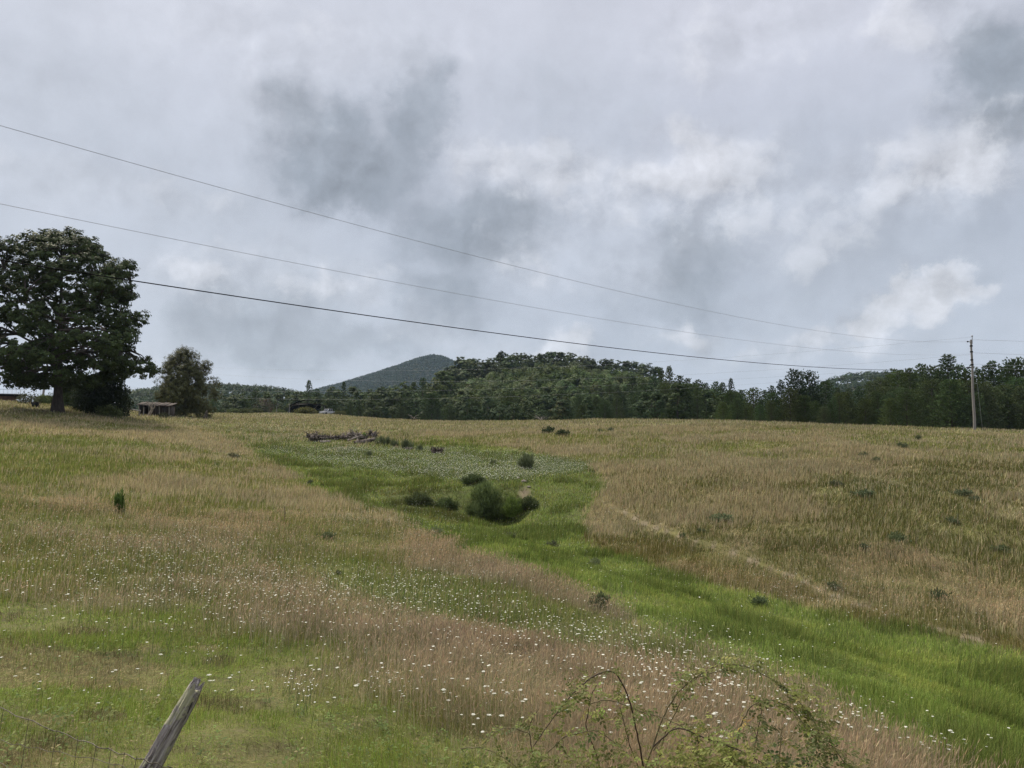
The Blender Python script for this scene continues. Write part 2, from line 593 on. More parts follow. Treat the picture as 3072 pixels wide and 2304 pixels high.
NTH, NR, RMAX = 1200, 300, 4200.0
TH = np.linspace(-PI, PI, NTH, endpoint=False)
LR = np.linspace(math.log(0.6), math.log(RMAX), NR)
GT, GL = np.meshgrid(TH, LR, indexing='ij')
GZ = height_exact(GT, GL)


def ground(x, y):
    """Height of the ground sheet under (x, y), read off the sheet's own grid."""
    x = np.asarray(x, float)
    y = np.asarray(y, float)
    th = (np.arctan2(x, y) + PI) / (2 * PI) * NTH
    lr = (np.log(np.maximum(np.hypot(x, y), 0.61)) - LR[0]) / (LR[1] - LR[0])
    i = np.floor(th).astype(int)
    j = np.clip(np.floor(lr).astype(int), 0, NR - 2)
    a, b = th - i, np.clip(lr - j, 0, 1)
    i0, i1 = i % NTH, (i + 1) % NTH
    return (GZ[i0, j] * (1 - a) + GZ[i1, j] * a) * (1 - b) + (GZ[i0, j + 1] * (1 - a) + GZ[i1, j + 1] * a) * b


def gz(x, y):
    return float(ground(x, y))


def spot(px, D):
    """Ground point at forward distance D seen in photo column px."""
    x = 0.0
    z = 0.0
    for _ in range(4):
        x = (px - CX) / F * (D * CP + z * SP)
        z = gz(x, D)
    return np.array([x, D, z])


_DS = np.exp(np.linspace(math.log(2.5), math.log(320.0), 420))


def land(px, py):
    """Ground points first met by the rays of photo pixels (nan where none is met)."""
    px = np.atleast_1d(np.asarray(px, float))
    py = np.atleast_1d(np.asarray(py, float))
    rx, _, rz = ray(px, py)
    hit = np.full(len(px), np.nan)
    pd = np.zeros(len(px))
    prev = None
    for D in _DS:
        d = rz * D - ground(rx * D, np.full(len(px), D))
        if prev is not None:
            new = np.isnan(hit) & (d < 0)
            if new.any():
                f = prev[new] / np.maximum(prev[new] - d[new], 1e-9)
                hit[new] = pd0 + (D - pd0) * f
        prev, pd0 = d, D
    X = rx * hit
    return np.stack([X, hit, ground(np.nan_to_num(X), np.nan_to_num(hit, nan=5.0))], 1)


def spot_at(px, py):
    return land([px], [py])[0]


# ------------------------------------------------------------------ what grows where (outlines on the ground, taken from the photo)
POLY = {
    'valley': [(600, 1272), (700, 1330), (800, 1385), (900, 1440), (1000, 1500), (1130, 1545), (1250, 1600), (1400, 1662), (1550, 1718), (1700, 1772), (1850, 1822),
               (1980, 1880), (2120, 1935), (2280, 2010), (2390, 2065), (2540, 2145), (2720, 2235), (3000, 2340), (3300, 2420),
               (3300, 1990), (3072, 1965), (2900, 1935), (2700, 1890), (2500, 1840), (2300, 1785), (2100, 1730), (1950, 1680), (1800, 1610), (1760, 1550),
               (1790, 1480), (1820, 1430), (1780, 1395), (1560, 1352), (1330, 1312), (1200, 1292), (1000, 1264), (800, 1256), (640, 1262)],
    'clover': [(800, 1270), (680, 1290), (760, 1345), (900, 1385), (1080, 1405), (1250, 1425), (1400, 1445), (1560, 1440), (1720, 1420), (1800, 1405), (1700, 1378), (1500, 1360), (1330, 1345), (1150, 1335), (1000, 1325), (900, 1300)],
    'lawn': [(-300, 1700), (0, 1710), (300, 1785), (700, 1870), (1000, 1970), (1250, 2085), (1420, 2180), (1560, 2304), (1900, 2800), (3000, 5000), (3000, 9000), (-3000, 9000), (-3000, 2600), (-600, 1900)],
    'leftgreen': [(-200, 1320), (200, 1310), (480, 1345), (560, 1400), (290, 1440), (250, 1560), (0, 1500), (-200, 1460)],
    'midgreen': [(960, 1670), (1250, 1700), (1560, 1765), (1800, 1835), (1990, 1880), (2150, 1950), (2420, 2085), (2300, 2115), (1980, 2035), (1620, 1940), (1250, 1845), (1020, 1775)],
    'mix': [(-500, 1560), (0, 1575), (350, 1600), (800, 1700), (1150, 1830), (1450, 2020), (1750, 2330), (1900, 2900), (600, 2300), (-600, 1950)],
    'bank': [(1130, 1468), (1300, 1475), (1400, 1490), (1420, 1560), (1330, 1580), (1200, 1545), (1120, 1500)],
    'slopefoot': [(1780, 1605), (1950, 1620), (2150, 1690), (2500, 1805), (2900, 1915), (3200, 1965), (3200, 1995), (2900, 1940), (2500, 1848), (2100, 1738), (1800, 1650)],
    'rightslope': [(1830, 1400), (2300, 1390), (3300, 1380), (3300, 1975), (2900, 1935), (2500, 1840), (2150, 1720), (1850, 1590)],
    'farfield': [(-300, 1240), (300, 1255), (560, 1280), (640, 1300), (900, 1290), (1400, 1300), (1900, 1275), (2500, 1290), (3300, 1300), (3300, 1200), (-300, 1150)],
}


def inpoly(px, py, poly):
    r = np.zeros(px.shape, bool)
    n = len(poly)
    for i in range(n):
        x1, y1 = poly[i]
        x2, y2 = poly[(i + 1) % n]
        if y1 == y2:
            continue
        c = ((y1 > py) != (y2 > py)) & (px < (x2 - x1) * (py - y1) / (y2 - y1) + x1)
        r ^= c
    return r


TRAIL_PX = [(1800, 1498), (1850, 1525), (1920, 1565), (2040, 1612), (2150, 1642), (2280, 1692), (2400, 1738), (2500, 1788), (2640, 1840), (2800, 1885), (2960, 1930)]
TRAIL = land([p[0] for p in TRAIL_PX], [p[1] for p in TRAIL_PX])[:, :2]


def seg_dist(x, y, line):
    best = np.full(x.shape, 1e9)
    along = np.zeros(x.shape)
    for k in range(len(line) - 1):
        a, b = line[k], line[k + 1]
        d = b - a
        t = np.clip(((x - a[0]) * d[0] + (y - a[1]) * d[1]) / (d @ d), 0, 1)
        q = np.hypot(x - a[0] - t * d[0], y - a[1] - t * d[1])
        along = np.where(q < best, k + t, along)
        best = np.minimum(best, q)
    return best, along


def zones(x, y, z, rng, soft=1.0):
    """Fractions that describe the plant cover at ground points."""
    D = np.maximum(y, 2.0)
    amp = 0.035 * D ** 0.8 * soft
    jx = (fbm(x * 0.35, y * 0.35, 21) - 0.5) * 4.0 * amp + rng.normal(size=x.shape) * 0.35 * amp
    jy = (fbm(x * 0.35, y * 0.35, 27) - 0.5) * 4.5 * amp + rng.normal(size=x.shape) * 0.45 * amp
    px, py = project(x + jx, y + jy, z)
    o = {k: inpoly(px, py, p) for k, p in POLY.items() if k not in ('lawn', 'mix', 'leftgreen')}
    px2, py2 = project(x + (jx * 3.0), y + (jy * 3.8), z)
    for k in ('lawn', 'mix', 'leftgreen'):
        o[k] = inpoly(px2, py2, POLY[k])
    o['valley'] &= rng.uniform(0, 1, x.shape) < np.clip((py - 1258) / 95, 0.12, 1)
    o['valley'] &= ~o['slopefoot']
    o['valley'] |= (y < 1)
    td, ta = seg_dist(x, y, TRAIL)
    o['trail'] = td + 0.25 * (vnoise(x * 1.3, y * 1.3, 4) - 0.5)
    o['trail_s'] = ta
    o['px'], o['py'] = px, py
    return o


def cover_colour(x, y, z, rng):
    """Mean colour of what covers the ground."""
    o = zones(x, y, z, rng, 0.6)
    n = fbm(x * 0.16, y * 0.16, 31, 4)[:, None]
    n2 = fbm(x * 0.7, y * 0.7, 33, 3)[:, None]
    tan = np.array([0.185, 0.150, 0.085])
    olive = np.array([0.125, 0.125, 0.048])
    c = tan * (1 - np.clip((n - 0.42) * 3, 0, 1)) + olive * np.clip((n - 0.42) * 3, 0, 1)

    def put(mask, col):
        c[mask] = col[mask] if np.ndim(col) > 1 else np.array(col)
    ff = np.array([0.20, 0.165, 0.085]) * (1 - n) + np.array([0.14, 0.14, 0.055]) * n
    put(o['farfield'], ff)
    put(o['leftgreen'], np.array([0.115, 0.12, 0.045]) * (0.7 + 0.6 * n))
    put(o['midgreen'], np.array([0.115, 0.125, 0.045]) * (0.7 + 0.6 * n))
    put(o['lawn'], np.array([0.12, 0.14, 0.045]) * n + np.array([0.13, 0.115, 0.06]) * (1 - n))
    put(o['valley'], np.array([0.095, 0.125, 0.035]) * (0.7 + 0.6 * n))
    c *= 0.75 + 0.5 * n2
    c *= np.array([1.0, 1.0, 0.80]) * 0.9
    t = (o['trail'] < 0.13) & (o['trail_s'] > 0.0)
    c[t] = np.array([0.19, 0.155, 0.105])
    # bare earth on the gully bank and on the mound by the stumps
    d1 = np.hypot((x - 0.75) / 0.38, (y - 45.0) / 1.2)
    d2 = np.hypot((x + 2.7) / 0.35, (y - 41.0) / 0.8)
    d3 = np.hypot((x + 14.3) / 1.9, (y - 64.4) / 1.2)
    w = np.clip(1.25 - np.minimum(np.minimum(d1, d2), d3) + (n2[:, 0] - 0.5) * 0.8, 0, 1)[:, None]
    c = c * (1 - w) + np.array([0.185, 0.145, 0.10]) * w
    # floor of the woods
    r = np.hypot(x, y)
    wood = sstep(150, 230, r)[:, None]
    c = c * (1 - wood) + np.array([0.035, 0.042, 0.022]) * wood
    # the road verge behind the camera
    return c, o, w[:, 0]


gx_, gy_ = np.exp(GL) * np.sin(GT), np.exp(GL) * np.cos(GT)
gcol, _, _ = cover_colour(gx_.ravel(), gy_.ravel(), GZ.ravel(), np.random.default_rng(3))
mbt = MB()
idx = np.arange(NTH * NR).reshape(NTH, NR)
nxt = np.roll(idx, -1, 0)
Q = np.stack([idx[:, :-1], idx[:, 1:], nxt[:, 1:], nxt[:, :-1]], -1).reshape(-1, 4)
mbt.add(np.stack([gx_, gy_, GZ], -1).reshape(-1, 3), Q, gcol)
inner = idx[:, 0]
mbt.add(np.vstack([np.stack([gx_[:, 0], gy_[:, 0], GZ[:, 0]], -1), [[0, 0, float(GZ[:, 0].mean())]]]),
        np.array([(NTH, (k), (k + 1) % NTH) for k in range(NTH)]), np.array([0.08, 0.09, 0.03]))
mg, t, out = new_mat('meadow_soil')
at = t.n('ShaderNodeAttribute', attribute_name='Col')
tcg = t.n('ShaderNodeTexCoord')
na = t.noise(tcg.outputs['Object'], 1.7, 6.0, 0.65)
nb = t.noise(tcg.outputs['Object'], 11.0, 5.0, 0.65)
cg = t.mix(t.maprange(na.outputs[0], 0.3, 0.7, 0.0, 0.6), at.outputs['Color'], (0.05, 0.045, 0.025))
cg = t.mix(t.maprange(nb.outputs[0], 0.5, 0.8, 0.0, 0.5), cg, (0.16, 0.13, 0.08))
bs = t.n('ShaderNodeBsdfPrincipled')
bs.inputs['Roughness'].default_value = 0.95
bs.inputs['Specular IOR Level'].default_value = 0.1
t.l(cg, bs.inputs['Base Color'])
bp = t.n('ShaderNodeBump')
bp.inputs['Strength'].default_value = 0.8
bp.inputs['Distance'].default_value = 0.05
t.l(nb.outputs[0], bp.inputs['Height'])
t.l(bp.outputs[0], bs.inputs['Normal'])
t.l(bs.outputs[0], out.inputs[0])
M_GROUND = mg
g_obj = mbt.build('ground', M_GROUND, smooth=True)
tag(g_obj, 'rolling meadow ground dipping to a green gully and rising to low wooded hills', 'ground', kind='structure')

# ------------------------------------------------------------------ tree makers (each returns trunk mesh and crown mesh)
def broadleaf(name, H, prof, n_clump, n_leaf, leaf, seed, clump_r=(1.0, 1.6), trunk_r=0.35, fork=0.3, flat=0.65, limbs=10, mats=None, asp=0.62, sides=7, droop=0.0, shell=0.5):
    """prof: (height fraction, half width in metres) outline of the crown."""
    rng = np.random.default_rng(seed)
    tr, cr = MB(), MB()
    hs = np.array([p[0] for p in prof]) * H
    rs = np.array([p[1] for p in prof])
    fh = fork * H
    # trunk with a root flare and a slight wander
    zt = np.linspace(0, 1, 9)
    wx, wy = rng.normal(size=2) * 0.12
    tp = np.stack([wx * np.sin(zt * 2.2) * zt * 2, wy * np.sin(zt * 2.9) * zt * 2, zt * H * 0.86 - 0.35 * (1 - zt)], 1)
    trad = trunk_r * (1.0 - 0.86 * zt ** 0.9) * (1 + 0.55 * np.exp(-zt * 22))
    tr.tube(tp, trad, sides + 3, rough=0.06, rng=rng)
    # clump centres inside the outline
    C = []
    tries = 0
    while len(C) < n_clump and tries < 60000:
        tries += 1
        z = rng.uniform(hs[0], hs[-1])
        R = np.interp(z, hs, rs)
        rr = R * math.sqrt(rng.uniform(shell ** 2 if rng.random() < 0.8 else 0.02, 1.0))
        a = rng.uniform(0, 2 * PI)
        R2 = rr * (0.9 + 0.18 * math.sin(3 * a + seed) + 0.08 * math.sin(5 * a + z))
        p = np.array([R2 * math.cos(a), R2 * math.sin(a), z])
        if all((p[0] - q[0]) ** 2 + (p[1] - q[1]) ** 2 + 1.6 * (p[2] - q[2]) ** 2 > (0.72 * clump_r[0]) ** 2 for q in C):
            C.append(p)
    C = np.array(C)
    # primary limbs
    prim = []
    for k in range(limbs):
        a = k * 2.399 + rng.uniform(-0.3, 0.3)
        h0 = fh + (H * 0.62 - fh) * (k / max(limbs - 1, 1)) ** 1.2
        zi = np.interp(h0, tp[:, 2], np.arange(len(tp)))
        b = np.array([np.interp(zi, np.arange(len(tp)), tp[:, i]) for i in range(3)])
        ht = min(h0 + rng.uniform(0.12, 0.34) * H, H * 0.93)
        R = np.interp(ht, hs, rs) * rng.uniform(0.6, 0.82)
        e = np.array([R * math.cos(a), R * math.sin(a), ht])
        s = np.linspace(0, 1, 7)[:, None]
        mid = b + (e - b) * np.array([0.55, 0.55, 0.28])
        P = (1 - s) ** 2 * b + 2 * s * (1 - s) * mid + s ** 2 * e
        P[1:-1] += rng.normal(size=(5, 3)) * 0.02 * H * 0.3
        r0 = np.interp(zi, np.arange(len(tp)), trad) * rng.uniform(0.45, 0.62)
        tr.tube(P, r0 * (1 - 0.8 * s[:, 0]), sides, cap=False)
        prim.append((P, r0))
    allp = np.vstack([p for p, _ in prim] + [tp[4:]])
    for c in C:
        d = np.linalg.norm(allp - c, axis=1) + 0.6 * np.maximum(0, allp[:, 2] - c[2])
        b = allp[int(np.argmin(d))]
        L = np.linalg.norm(c - b)
        s = np.linspace(0, 1, 4)[:, None]
        P = b + (c - b) * s + np.array([0, 0, 0.10 * L]) * np.sin(s * PI)
        tr.tube(P, (0.012 + 0.010 * L) * trunk_r / 0.35 * (1.15 - s[:, 0]), 4, cap=False)
    # leaves
    for c in C:
        cr_ = rng.uniform(*clump_r)
        m = max(4, int(n_leaf * (cr_ / clump_r[1]) ** 2 * rng.uniform(0.6, 1.15)))
        d = unit(rng.normal(size=(m, 3)))
        rad = rng.uniform(0.25, 1.0, (m, 1)) ** 0.6
        # sub-sprays make the clump ragged
        sub = unit(rng.normal(size=(7, 3)))
        near = sub[np.argmax(d @ sub.T, axis=1)]
        d = unit(d * 0.55 + near * 0.6)
        P = c + d * rad * cr_ * np.array([1, 1, flat]) + np.array([0, 0, -droop])
        tint = rng.uniform(0.85, 1.15) * rng.uniform(0.7, 1.3, (m, 1)) * np.array([[1, 1, 1]]) * (1 + rng.normal(size=(m, 3)) * 0.05)
        leaves(cr, P, leaf * rng.uniform(0.6, 1.25, m), rng, asp, 0.35, col=np.clip(tint, 0.2, 2), out=unit(d * 0.6 + unit(c - np.array([0, 0, H * 0.45])) * 0.6))
    mats = mats or (M_BARK, M_LEAF)
    return tr.mesh(name + '_trunk', mats[0], True), cr.mesh(name + '_crown', mats[1])


def pine(name, H, R, seed, spacing=0.5, per=6, tuft=0.42, clear=0.08, steps=9, blades=4, top=0.75, dead=0.0):
    """Whorled pine: flat sprays of needles along each branch."""
    rng = np.random.default_rng(seed)
    tr, cr = MB(), MB()
    z = np.linspace(-0.3, H, 8)
    tr.tube(np.stack([0.06 * np.sin(z), 0.05 * np.cos(z * 1.3), z], 1), 0.018 * H * (1 - 0.95 * (z + 0.3) / (H + 0.3)) + 0.01, 7)
    h = clear * H
    PP, AX, SS, TT = [], [], [], []
    while h < H - 0.1:
        f = (h - clear * H) / (H * (1 - clear))
        rad = R * (1 - f) ** top * min(1, 0.55 + 2.2 * f + 0.2) 
        nb = per + int(rng.integers(-1, 2))
        a0 = rng.uniform(0, 2 * PI)
        for k in range(nb):
            a = a0 + k * 2 * PI / nb + rng.uniform(-0.25, 0.25)
            L = rad * rng.uniform(0.6, 1.16) + 0.15
            up = 0.10 + 0.75 * f + rng.uniform(-0.08, 0.10)
            d = np.array([math.cos(a), math.sin(a), up])
            s = np.linspace(0, 1, 4)[:, None]
            P = np.array([0, 0, h]) + d * L * s + np.array([0, 0, -0.12 * L]) * np.sin(s * PI) * (1 - f)
            tr.tube(P, (0.010 + 0.006 * L) * (1.1 - s[:, 0]), 3, cap=False)
            n = max(2, int(steps * L / R + 1))
            q = rng.uniform(0.22, 1.05, n)[:, None]
            B = np.array([0, 0, h]) + d * L * q + np.array([0, 0, -0.12 * L]) * np.sin(q * PI) * (1 - f)
            side = np.array([-math.sin(a), math.cos(a), 0])
            B = B + side * rng.normal(size=(n, 1)) * 0.17 * L * (0.3 + q) + rng.normal(size=(n, 3)) * 0.05
            tint = rng.uniform(0.8, 1.2)
            for _ in range(blades):
                ax = unit(d * rng.uniform(0.4, 1.1, (n, 1)) + rng.normal(size=(n, 3)) * 0.45 + np.array([0, 0, 0.35]))
                PP.append(B + ax * tuft * 0.6)
                AX.append(ax)
                SS.append(tuft * rng.uniform(0.6, 1.2, n))
                TT.append(np.clip(tint * rng.uniform(0.7, 1.3, (n, 1)) * np.ones((1, 3)), 0.3, 2))
        h += spacing * (1.0 - 0.45 * f) * rng.uniform(0.75, 1.25)
    leaves(cr, np.vstack(PP), np.concatenate(SS), rng, 0.26, 0.3, axis=np.vstack(AX), col=np.vstack(TT))
    return tr.mesh(name + '_trunk', M_BARK, True), cr.mesh(name + '_crown', M_NEEDLE)


def bush(name, rx, ry, h, n_leaf, leaf, seed, clumps=14, asp=0.5, spiky=0.0, stems=7, mat=None):
    rng = np.random.default_rng(seed)
    tr, cr = MB(), MB()
    for k in range(clumps):
        a, q = rng.uniform(0, 2 * PI), math.sqrt(rng.uniform(0, 1))
        zc = h * rng.uniform(0.25, 0.9) * (1 - 0.55 * q ** 2)
        c = np.array([rx * q * math.cos(a) * 0.85, ry * q * math.sin(a) * 0.85, zc])
        if k < stems:
            s = np.linspace(0, 1, 5)[:, None]
            P = np.array([c[0] * 0.25, c[1] * 0.25, -0.1]) * (1 - s) + c * s
            tr.tube(P, 0.03 * h * (1.2 - s[:, 0]), 4, cap=False)
        m = n_leaf // clumps
        d = unit(rng.normal(size=(m, 3)))
        r = rng.uniform(0.2, 1, (m, 1)) ** 0.6 * np.array([rx, ry, h]) * rng.uniform(0.3, 0.48)
        P = c + d * r
        P[:, 2] = np.maximum(P[:, 2], 0.03)
        ax = None
        if spiky:
            ax = unit(d * 0.7 + rng.normal(size=(m, 3)) * 0.4 + np.array([0, 0, spiky]))
        leaves(cr, P, leaf * rng.uniform(0.6, 1.3, m), rng, asp, 0.3, axis=ax,
               col=rng.uniform(0.8, 1.2) * rng.uniform(0.7, 1.3, (m, 1)) * np.ones((1, 3)))
    return tr.mesh(name + '_stem', M_BARK, True), cr.mesh(name + '_foliage', mat or M_LEAF)


def plant(name, meshes, loc, scale, label, cat, colour, group=None, rz=None, parts=('trunk', 'crown'), sxy=1.0, tilt=0.0):
    """A thing made of two meshes (woody part and leaves), which copies may share."""
    o = empty(name, loc, random.uniform(0, 2 * PI) if rz is None else rz)
    o.scale = (scale * sxy, scale * sxy, scale)
    if tilt:
        o.rotation_euler = (tilt, 0, o.rotation_euler[2])
    tag(o, label, cat, group)
    for pn, me, c in zip(parts, meshes, ((1, 1, 1), colour)):
        ch = bpy.data.objects.new(pn, me)
        ch.color = tuple(c) + (1.0,)
        ch.parent = o
        COL.objects.link(ch)
    return o


def tint(c, v=0.18):
    k = 1 + random.uniform(-v, v)
    return (c[0] * k * (1 + random.uniform(-v, v) * 0.5), c[1] * k, c[2] * k * (1 + random.uniform(-v, v) * 0.6))


OAK_G = (0.050, 0.068, 0.026)
BROAD_G = (0.068, 0.093, 0.032)
PINE_G = (0.074, 0.104, 0.040)

# ------------------------------------------------------------------ the big oak
p = spot(172, 86.0)
oak = broadleaf('oak', 20.3, [(0.145, 4.0), (0.18, 8.6), (0.25, 11.0), (0.36, 10.9), (0.5, 10.3), (0.62, 9.6), (0.74, 9.4), (0.84, 8.2), (0.92, 6.2), (0.97, 3.6), (1.0, 1.2)],
                560, 400, 0.155, 11, clump_r=(0.8, 1.5), trunk_r=0.54, fork=0.24, flat=0.62, limbs=18, mats=(M_BARK_OAK, M_LEAF_OAK), shell=0.52)
plant('oak_tree', oak, p, 1.0, 'very large dark round-headed oak standing alone beside the farm buildings', 'tree', OAK_G, rz=0.6)

# ------------------------------------------------------------------ the feathery tree beside the small shed
p = spot(552, 121.0)
feath = broadleaf('feathery', 10.6, [(0.02, 3.6), (0.12, 4.7), (0.3, 4.8), (0.5, 4.6), (0.68, 4.2), (0.82, 3.3), (0.93, 2.0), (1.0, 0.7)],
                  300, 560, 0.13, 23, clump_r=(0.6, 1.05), trunk_r=0.24, fork=0.06, flat=1.15, limbs=14, asp=0.3, shell=0.35)
plant('feathery_tree', feath, p, 1.0, 'round feathery olive-green tree leaning over the rusty-roofed shed', 'tree', (0.094, 0.097, 0.043), rz=1.1)

# ------------------------------------------------------------------ shrubs and trees around the farmyard
b_dark = bush('dark_shrub', 3.6, 3.0, 5.2, 5200, 0.22, 31, clumps=30)
b_cedar = bush('cedar_shrub', 2.0, 2.0, 4.6, 3600, 0.2, 32, clumps=24, asp=0.35, spiky=0.7)
b_thin = bush('thin_shrub', 1.4, 1.2, 1.7, 420, 0.12, 33, clumps=14, stems=14)
b_low = bush('low_bush', 2.6, 2.0, 2.0, 2600, 0.2, 34, clumps=22, asp=0.4, spiky=0.6)
b_fern = bush('bright_bush', 1.6, 1.4, 1.5, 1400, 0.16, 35, clumps=16, asp=0.45)
b_weed = bush('weed', 0.46, 0.42, 0.40, 520, 0.060, 36, clumps=24, asp=0.34, spiky=0.7)
b_rush = bush('rush', 0.5, 0.45, 0.75, 700, 0.2, 37, clumps=10, asp=0.08, spiky=1.6, stems=0 + 1)
b_wil = bush('willow', 1.3, 1.2, 1.7, 2600, 0.20, 38, clumps=17, asp=0.14, spiky=1.0)
BUSHP = ('stem', 'foliage')


def put_bush(name, me, px, D, sc, label, cat, colour, group=None, dz=0.0, sxy=1.0):
    p = spot(px, D)
    p[2] += dz
    return plant(name, me, p, sc, label, cat, colour, group, parts=BUSHP, sxy=sxy)


put_bush('dark_shrub', b_dark, 325, 93, 1.0, 'broad nearly black evergreen shrub under the right side of the oak', 'shrub', (0.030, 0.040, 0.020), sxy=0.86)
put_bush('dark_shrub', b_dark, 262, 98, 0.86, 'dark shrub just right of the oak trunk, behind a pale fence post', 'shrub', (0.032, 0.044, 0.022), sxy=0.8)
put_bush('green_shrub', b_cedar, 236, 106, 1.15, 'fresh green upright shrub behind the oak, right of its trunk', 'shrub', (0.062, 0.086, 0.030))
put_bush('grey_shrub', b_cedar, 205, 116, 0.95, 'blue-grey bush seen beside the oak trunk', 'shrub', (0.060, 0.075, 0.050))
put_bush('bright_bush', b_fern, 318, 88, 0.9, 'light green weedy bush in front of the dark shrub by the fence', 'bush', (0.10, 0.12, 0.045))
put_bush('bright_bush', b_fern, 345, 90, 0.62, 'small light green bush left of the old rail gate', 'bush', (0.09, 0.11, 0.042))
put_bush('thin_shrub', b_thin, 72, 96, 0.85, 'sparse twiggy shrub left of the black bin', 'shrub', (0.075, 0.085, 0.055))
put_bush('thin_shrub', b_thin, 92, 98, 1.05, 'taller twiggy shrub just behind the black bin', 'shrub', (0.075, 0.085, 0.055))
put_bush('yard_bush', b_low, 140, 112, 0.72, 'low green bush at the foot of the leaning pole', 'bush', (0.095, 0.115, 0.045))
put_bush('yard_bush', b_fern, 122, 110, 0.8, 'small leafy bush between the black bin and the leaning pole', 'bush', (0.09, 0.115, 0.045))
put_bush('dark_weed', b_weed, 490, 104, 1.8, 'small dark weed in front of the rusty-roofed shed', 'weed', (0.05, 0.055, 0.03))

# ------------------------------------------------------------------ bushes around the far barn
put_bush('field_bush', b_low, 912, 186, 0.85, 'rounded olive bush in front of the black barn', 'bush', (0.105, 0.105, 0.04), dz=-0.1, sxy=1.3)
put_bush('field_bush', b_low, 1018, 192, 0.58, 'small olive bush just right of the pale pickup', 'bush', (0.085, 0.092, 0.038), dz=-0.1, sxy=1.3)
put_bush('field_bush', b_low, 735, 182, 0.66, 'olive bush well left of the black barn, darker of two', 'bush', (0.07, 0.08, 0.034), dz=-0.1, sxy=1.3)
put_bush('field_bush', b_low, 762, 190, 0.61, 'second olive bush left of the black barn, partly behind its neighbour', 'bush', (0.08, 0.088, 0.036), dz=-0.1, sxy=1.3)
put_bush('field_bush', b_low, 700, 195, 0.63, 'pale green bush at the far edge of the field, left of two olive bushes', 'bush', (0.10, 0.12, 0.05), dz=-0.1, sxy=1.3)
put_bush('field_bush', b_low, 838, 196, 0.50, 'bright green bush between the two old posts left of the barn', 'bush', (0.10, 0.125, 0.045), dz=-0.1, sxy=1.3)
put_bush('field_bush', b_low, 955, 196, 0.39, 'dark low growth inside the open side of the barn', 'bush', (0.05, 0.062, 0.03), dz=-0.1, sxy=1.3)


# ------------------------------------------------------------------ farm buildings
M_BRICK, t_, out_ = new_mat('old_brick')
tc_b = t_.n('ShaderNodeTexCoord')
bk = t_.n('ShaderNodeTexBrick')
bk.inputs['Color1'].default_value = (0.27, 0.15, 0.11, 1)
bk.inputs['Color2'].default_value = (0.20, 0.115, 0.09, 1)
bk.inputs['Mortar'].default_value = (0.2, 0.17, 0.15, 1)
bk.inputs['Scale'].default_value = 4.2
mp_ = t_.n('ShaderNodeMapping')
mp_.inputs['Rotation'].default_value = (PI / 2, 0, 0)
t_.l(tc_b.outputs['Object'], mp_.inputs['Vector'])
t_.l(mp_.outputs[0], bk.inputs['Vector'])
nn_ = t_.noise(tc_b.outputs['Object'], 1.5, 5, 0.6)
cb_ = t_.mix(t_.maprange(nn_.outputs[0], 0.4, 0.7, 0, 0.5), bk.outputs['Color'], (0.07, 0.05, 0.045))
bb_ = t_.n('ShaderNodeBsdfPrincipled')
bb_.inputs['Roughness'].default_value = 0.9
t_.l(cb_, bb_.inputs['Base Color'])
t_.l(bb_.outputs[0], out_.inputs[0])
M_TAR = mat_plain('tar_roof', (0.010, 0.010, 0.011), 0.95, 0.3, 2.0, spec=0.03)
M_TIN = mat_plain('rusty_tin', (0.062, 0.050, 0.044), 0.85, 0.45, 1.6, spec=0.1, stretch=(1, 0.25, 1))
M_BOARD = mat_plain('dark_boards', (0.055, 0.045, 0.038), 0.9, 0.4, 1.5, stretch=(6, 6, 0.4))
M_GREYPOST = mat_plain('grey_post_wood', (0.22, 0.205, 0.185), 0.9, 0.35, 4.0, bump=0.5, stretch=(4, 4, 0.4))
M_BLACK = mat_plain('black_paint', (0.012, 0.012, 0.014), 0.6, 0.2, 2.0)
M_CARPAINT = mat_plain('chalky_white_paint', (0.42, 0.42, 0.42), 0.45, 0.08, 1.2)
M_GLASS = mat_plain('dark_glass', (0.03, 0.035, 0.04), 0.08, 0.1, 1.0)
M_RUBBER = mat_plain('tyre_rubber', (0.02, 0.02, 0.02), 0.9, 0.2, 3.0)

# brick outbuilding at the very left, flat black roof with a railing on it
p = spot(-70, 132.0)
p[2] -= 1.35
bd = empty('brick_building', p, math.radians(36))
tag(bd, 'low brick building with overhanging flat black roof and a roof railing', 'building')
m = MB()
m.box((-8, 0, -2.2), (5.8, 9, 2.55), mat=0)
m.build('wall', M_BRICK, bd)
m = MB()
m.box((-8.6, -0.9, 2.553), (6.9, 9.6, 2.80))
m.box((-8.6, -1.1, 2.60), (7.3, -0.903, 2.95))
m.box((5.803, -0.4, 2.20), (6.55, 0.3, 2.55))
m.build('roof', M_TAR, bd)
m = MB()
for x in np.arange(-8, 7.2, 0.62):
    m.box((x, -0.95, 2.8), (x + 0.045, -0.905, 3.72))
m.box((-8.2, -0.96, 3.72), (7.2, -0.895, 3.78))
m.box((-8.2, -0.955, 2.98), (7.2, -0.90, 3.02))
m.build('railing', M_STEEL, bd)
m = MB()
m.box((3.2, -0.05, 0.2), (4.3, -0.003, 1.7))
m.build('door', M_BOARD, bd)

# black bin under the oak
p = spot(106, 92.0)
bn = empty('black_bin', p, 0.2)
tag(bn, 'black box-shaped bin standing on the grass under the oak', 'bin')
m = MB()
m.box((-0.33, -0.28, -0.1), (0.33, 0.28, 0.50))
m.build('body', M_BLACK, bn)
m = MB()
m.box((-0.36, -0.31, 0.502), (0.36, 0.31, 0.56))
m.box((-0.2, -0.34, 0.51), (0.2, -0.312, 0.54))
m.build('lid', M_BLACK, bn)

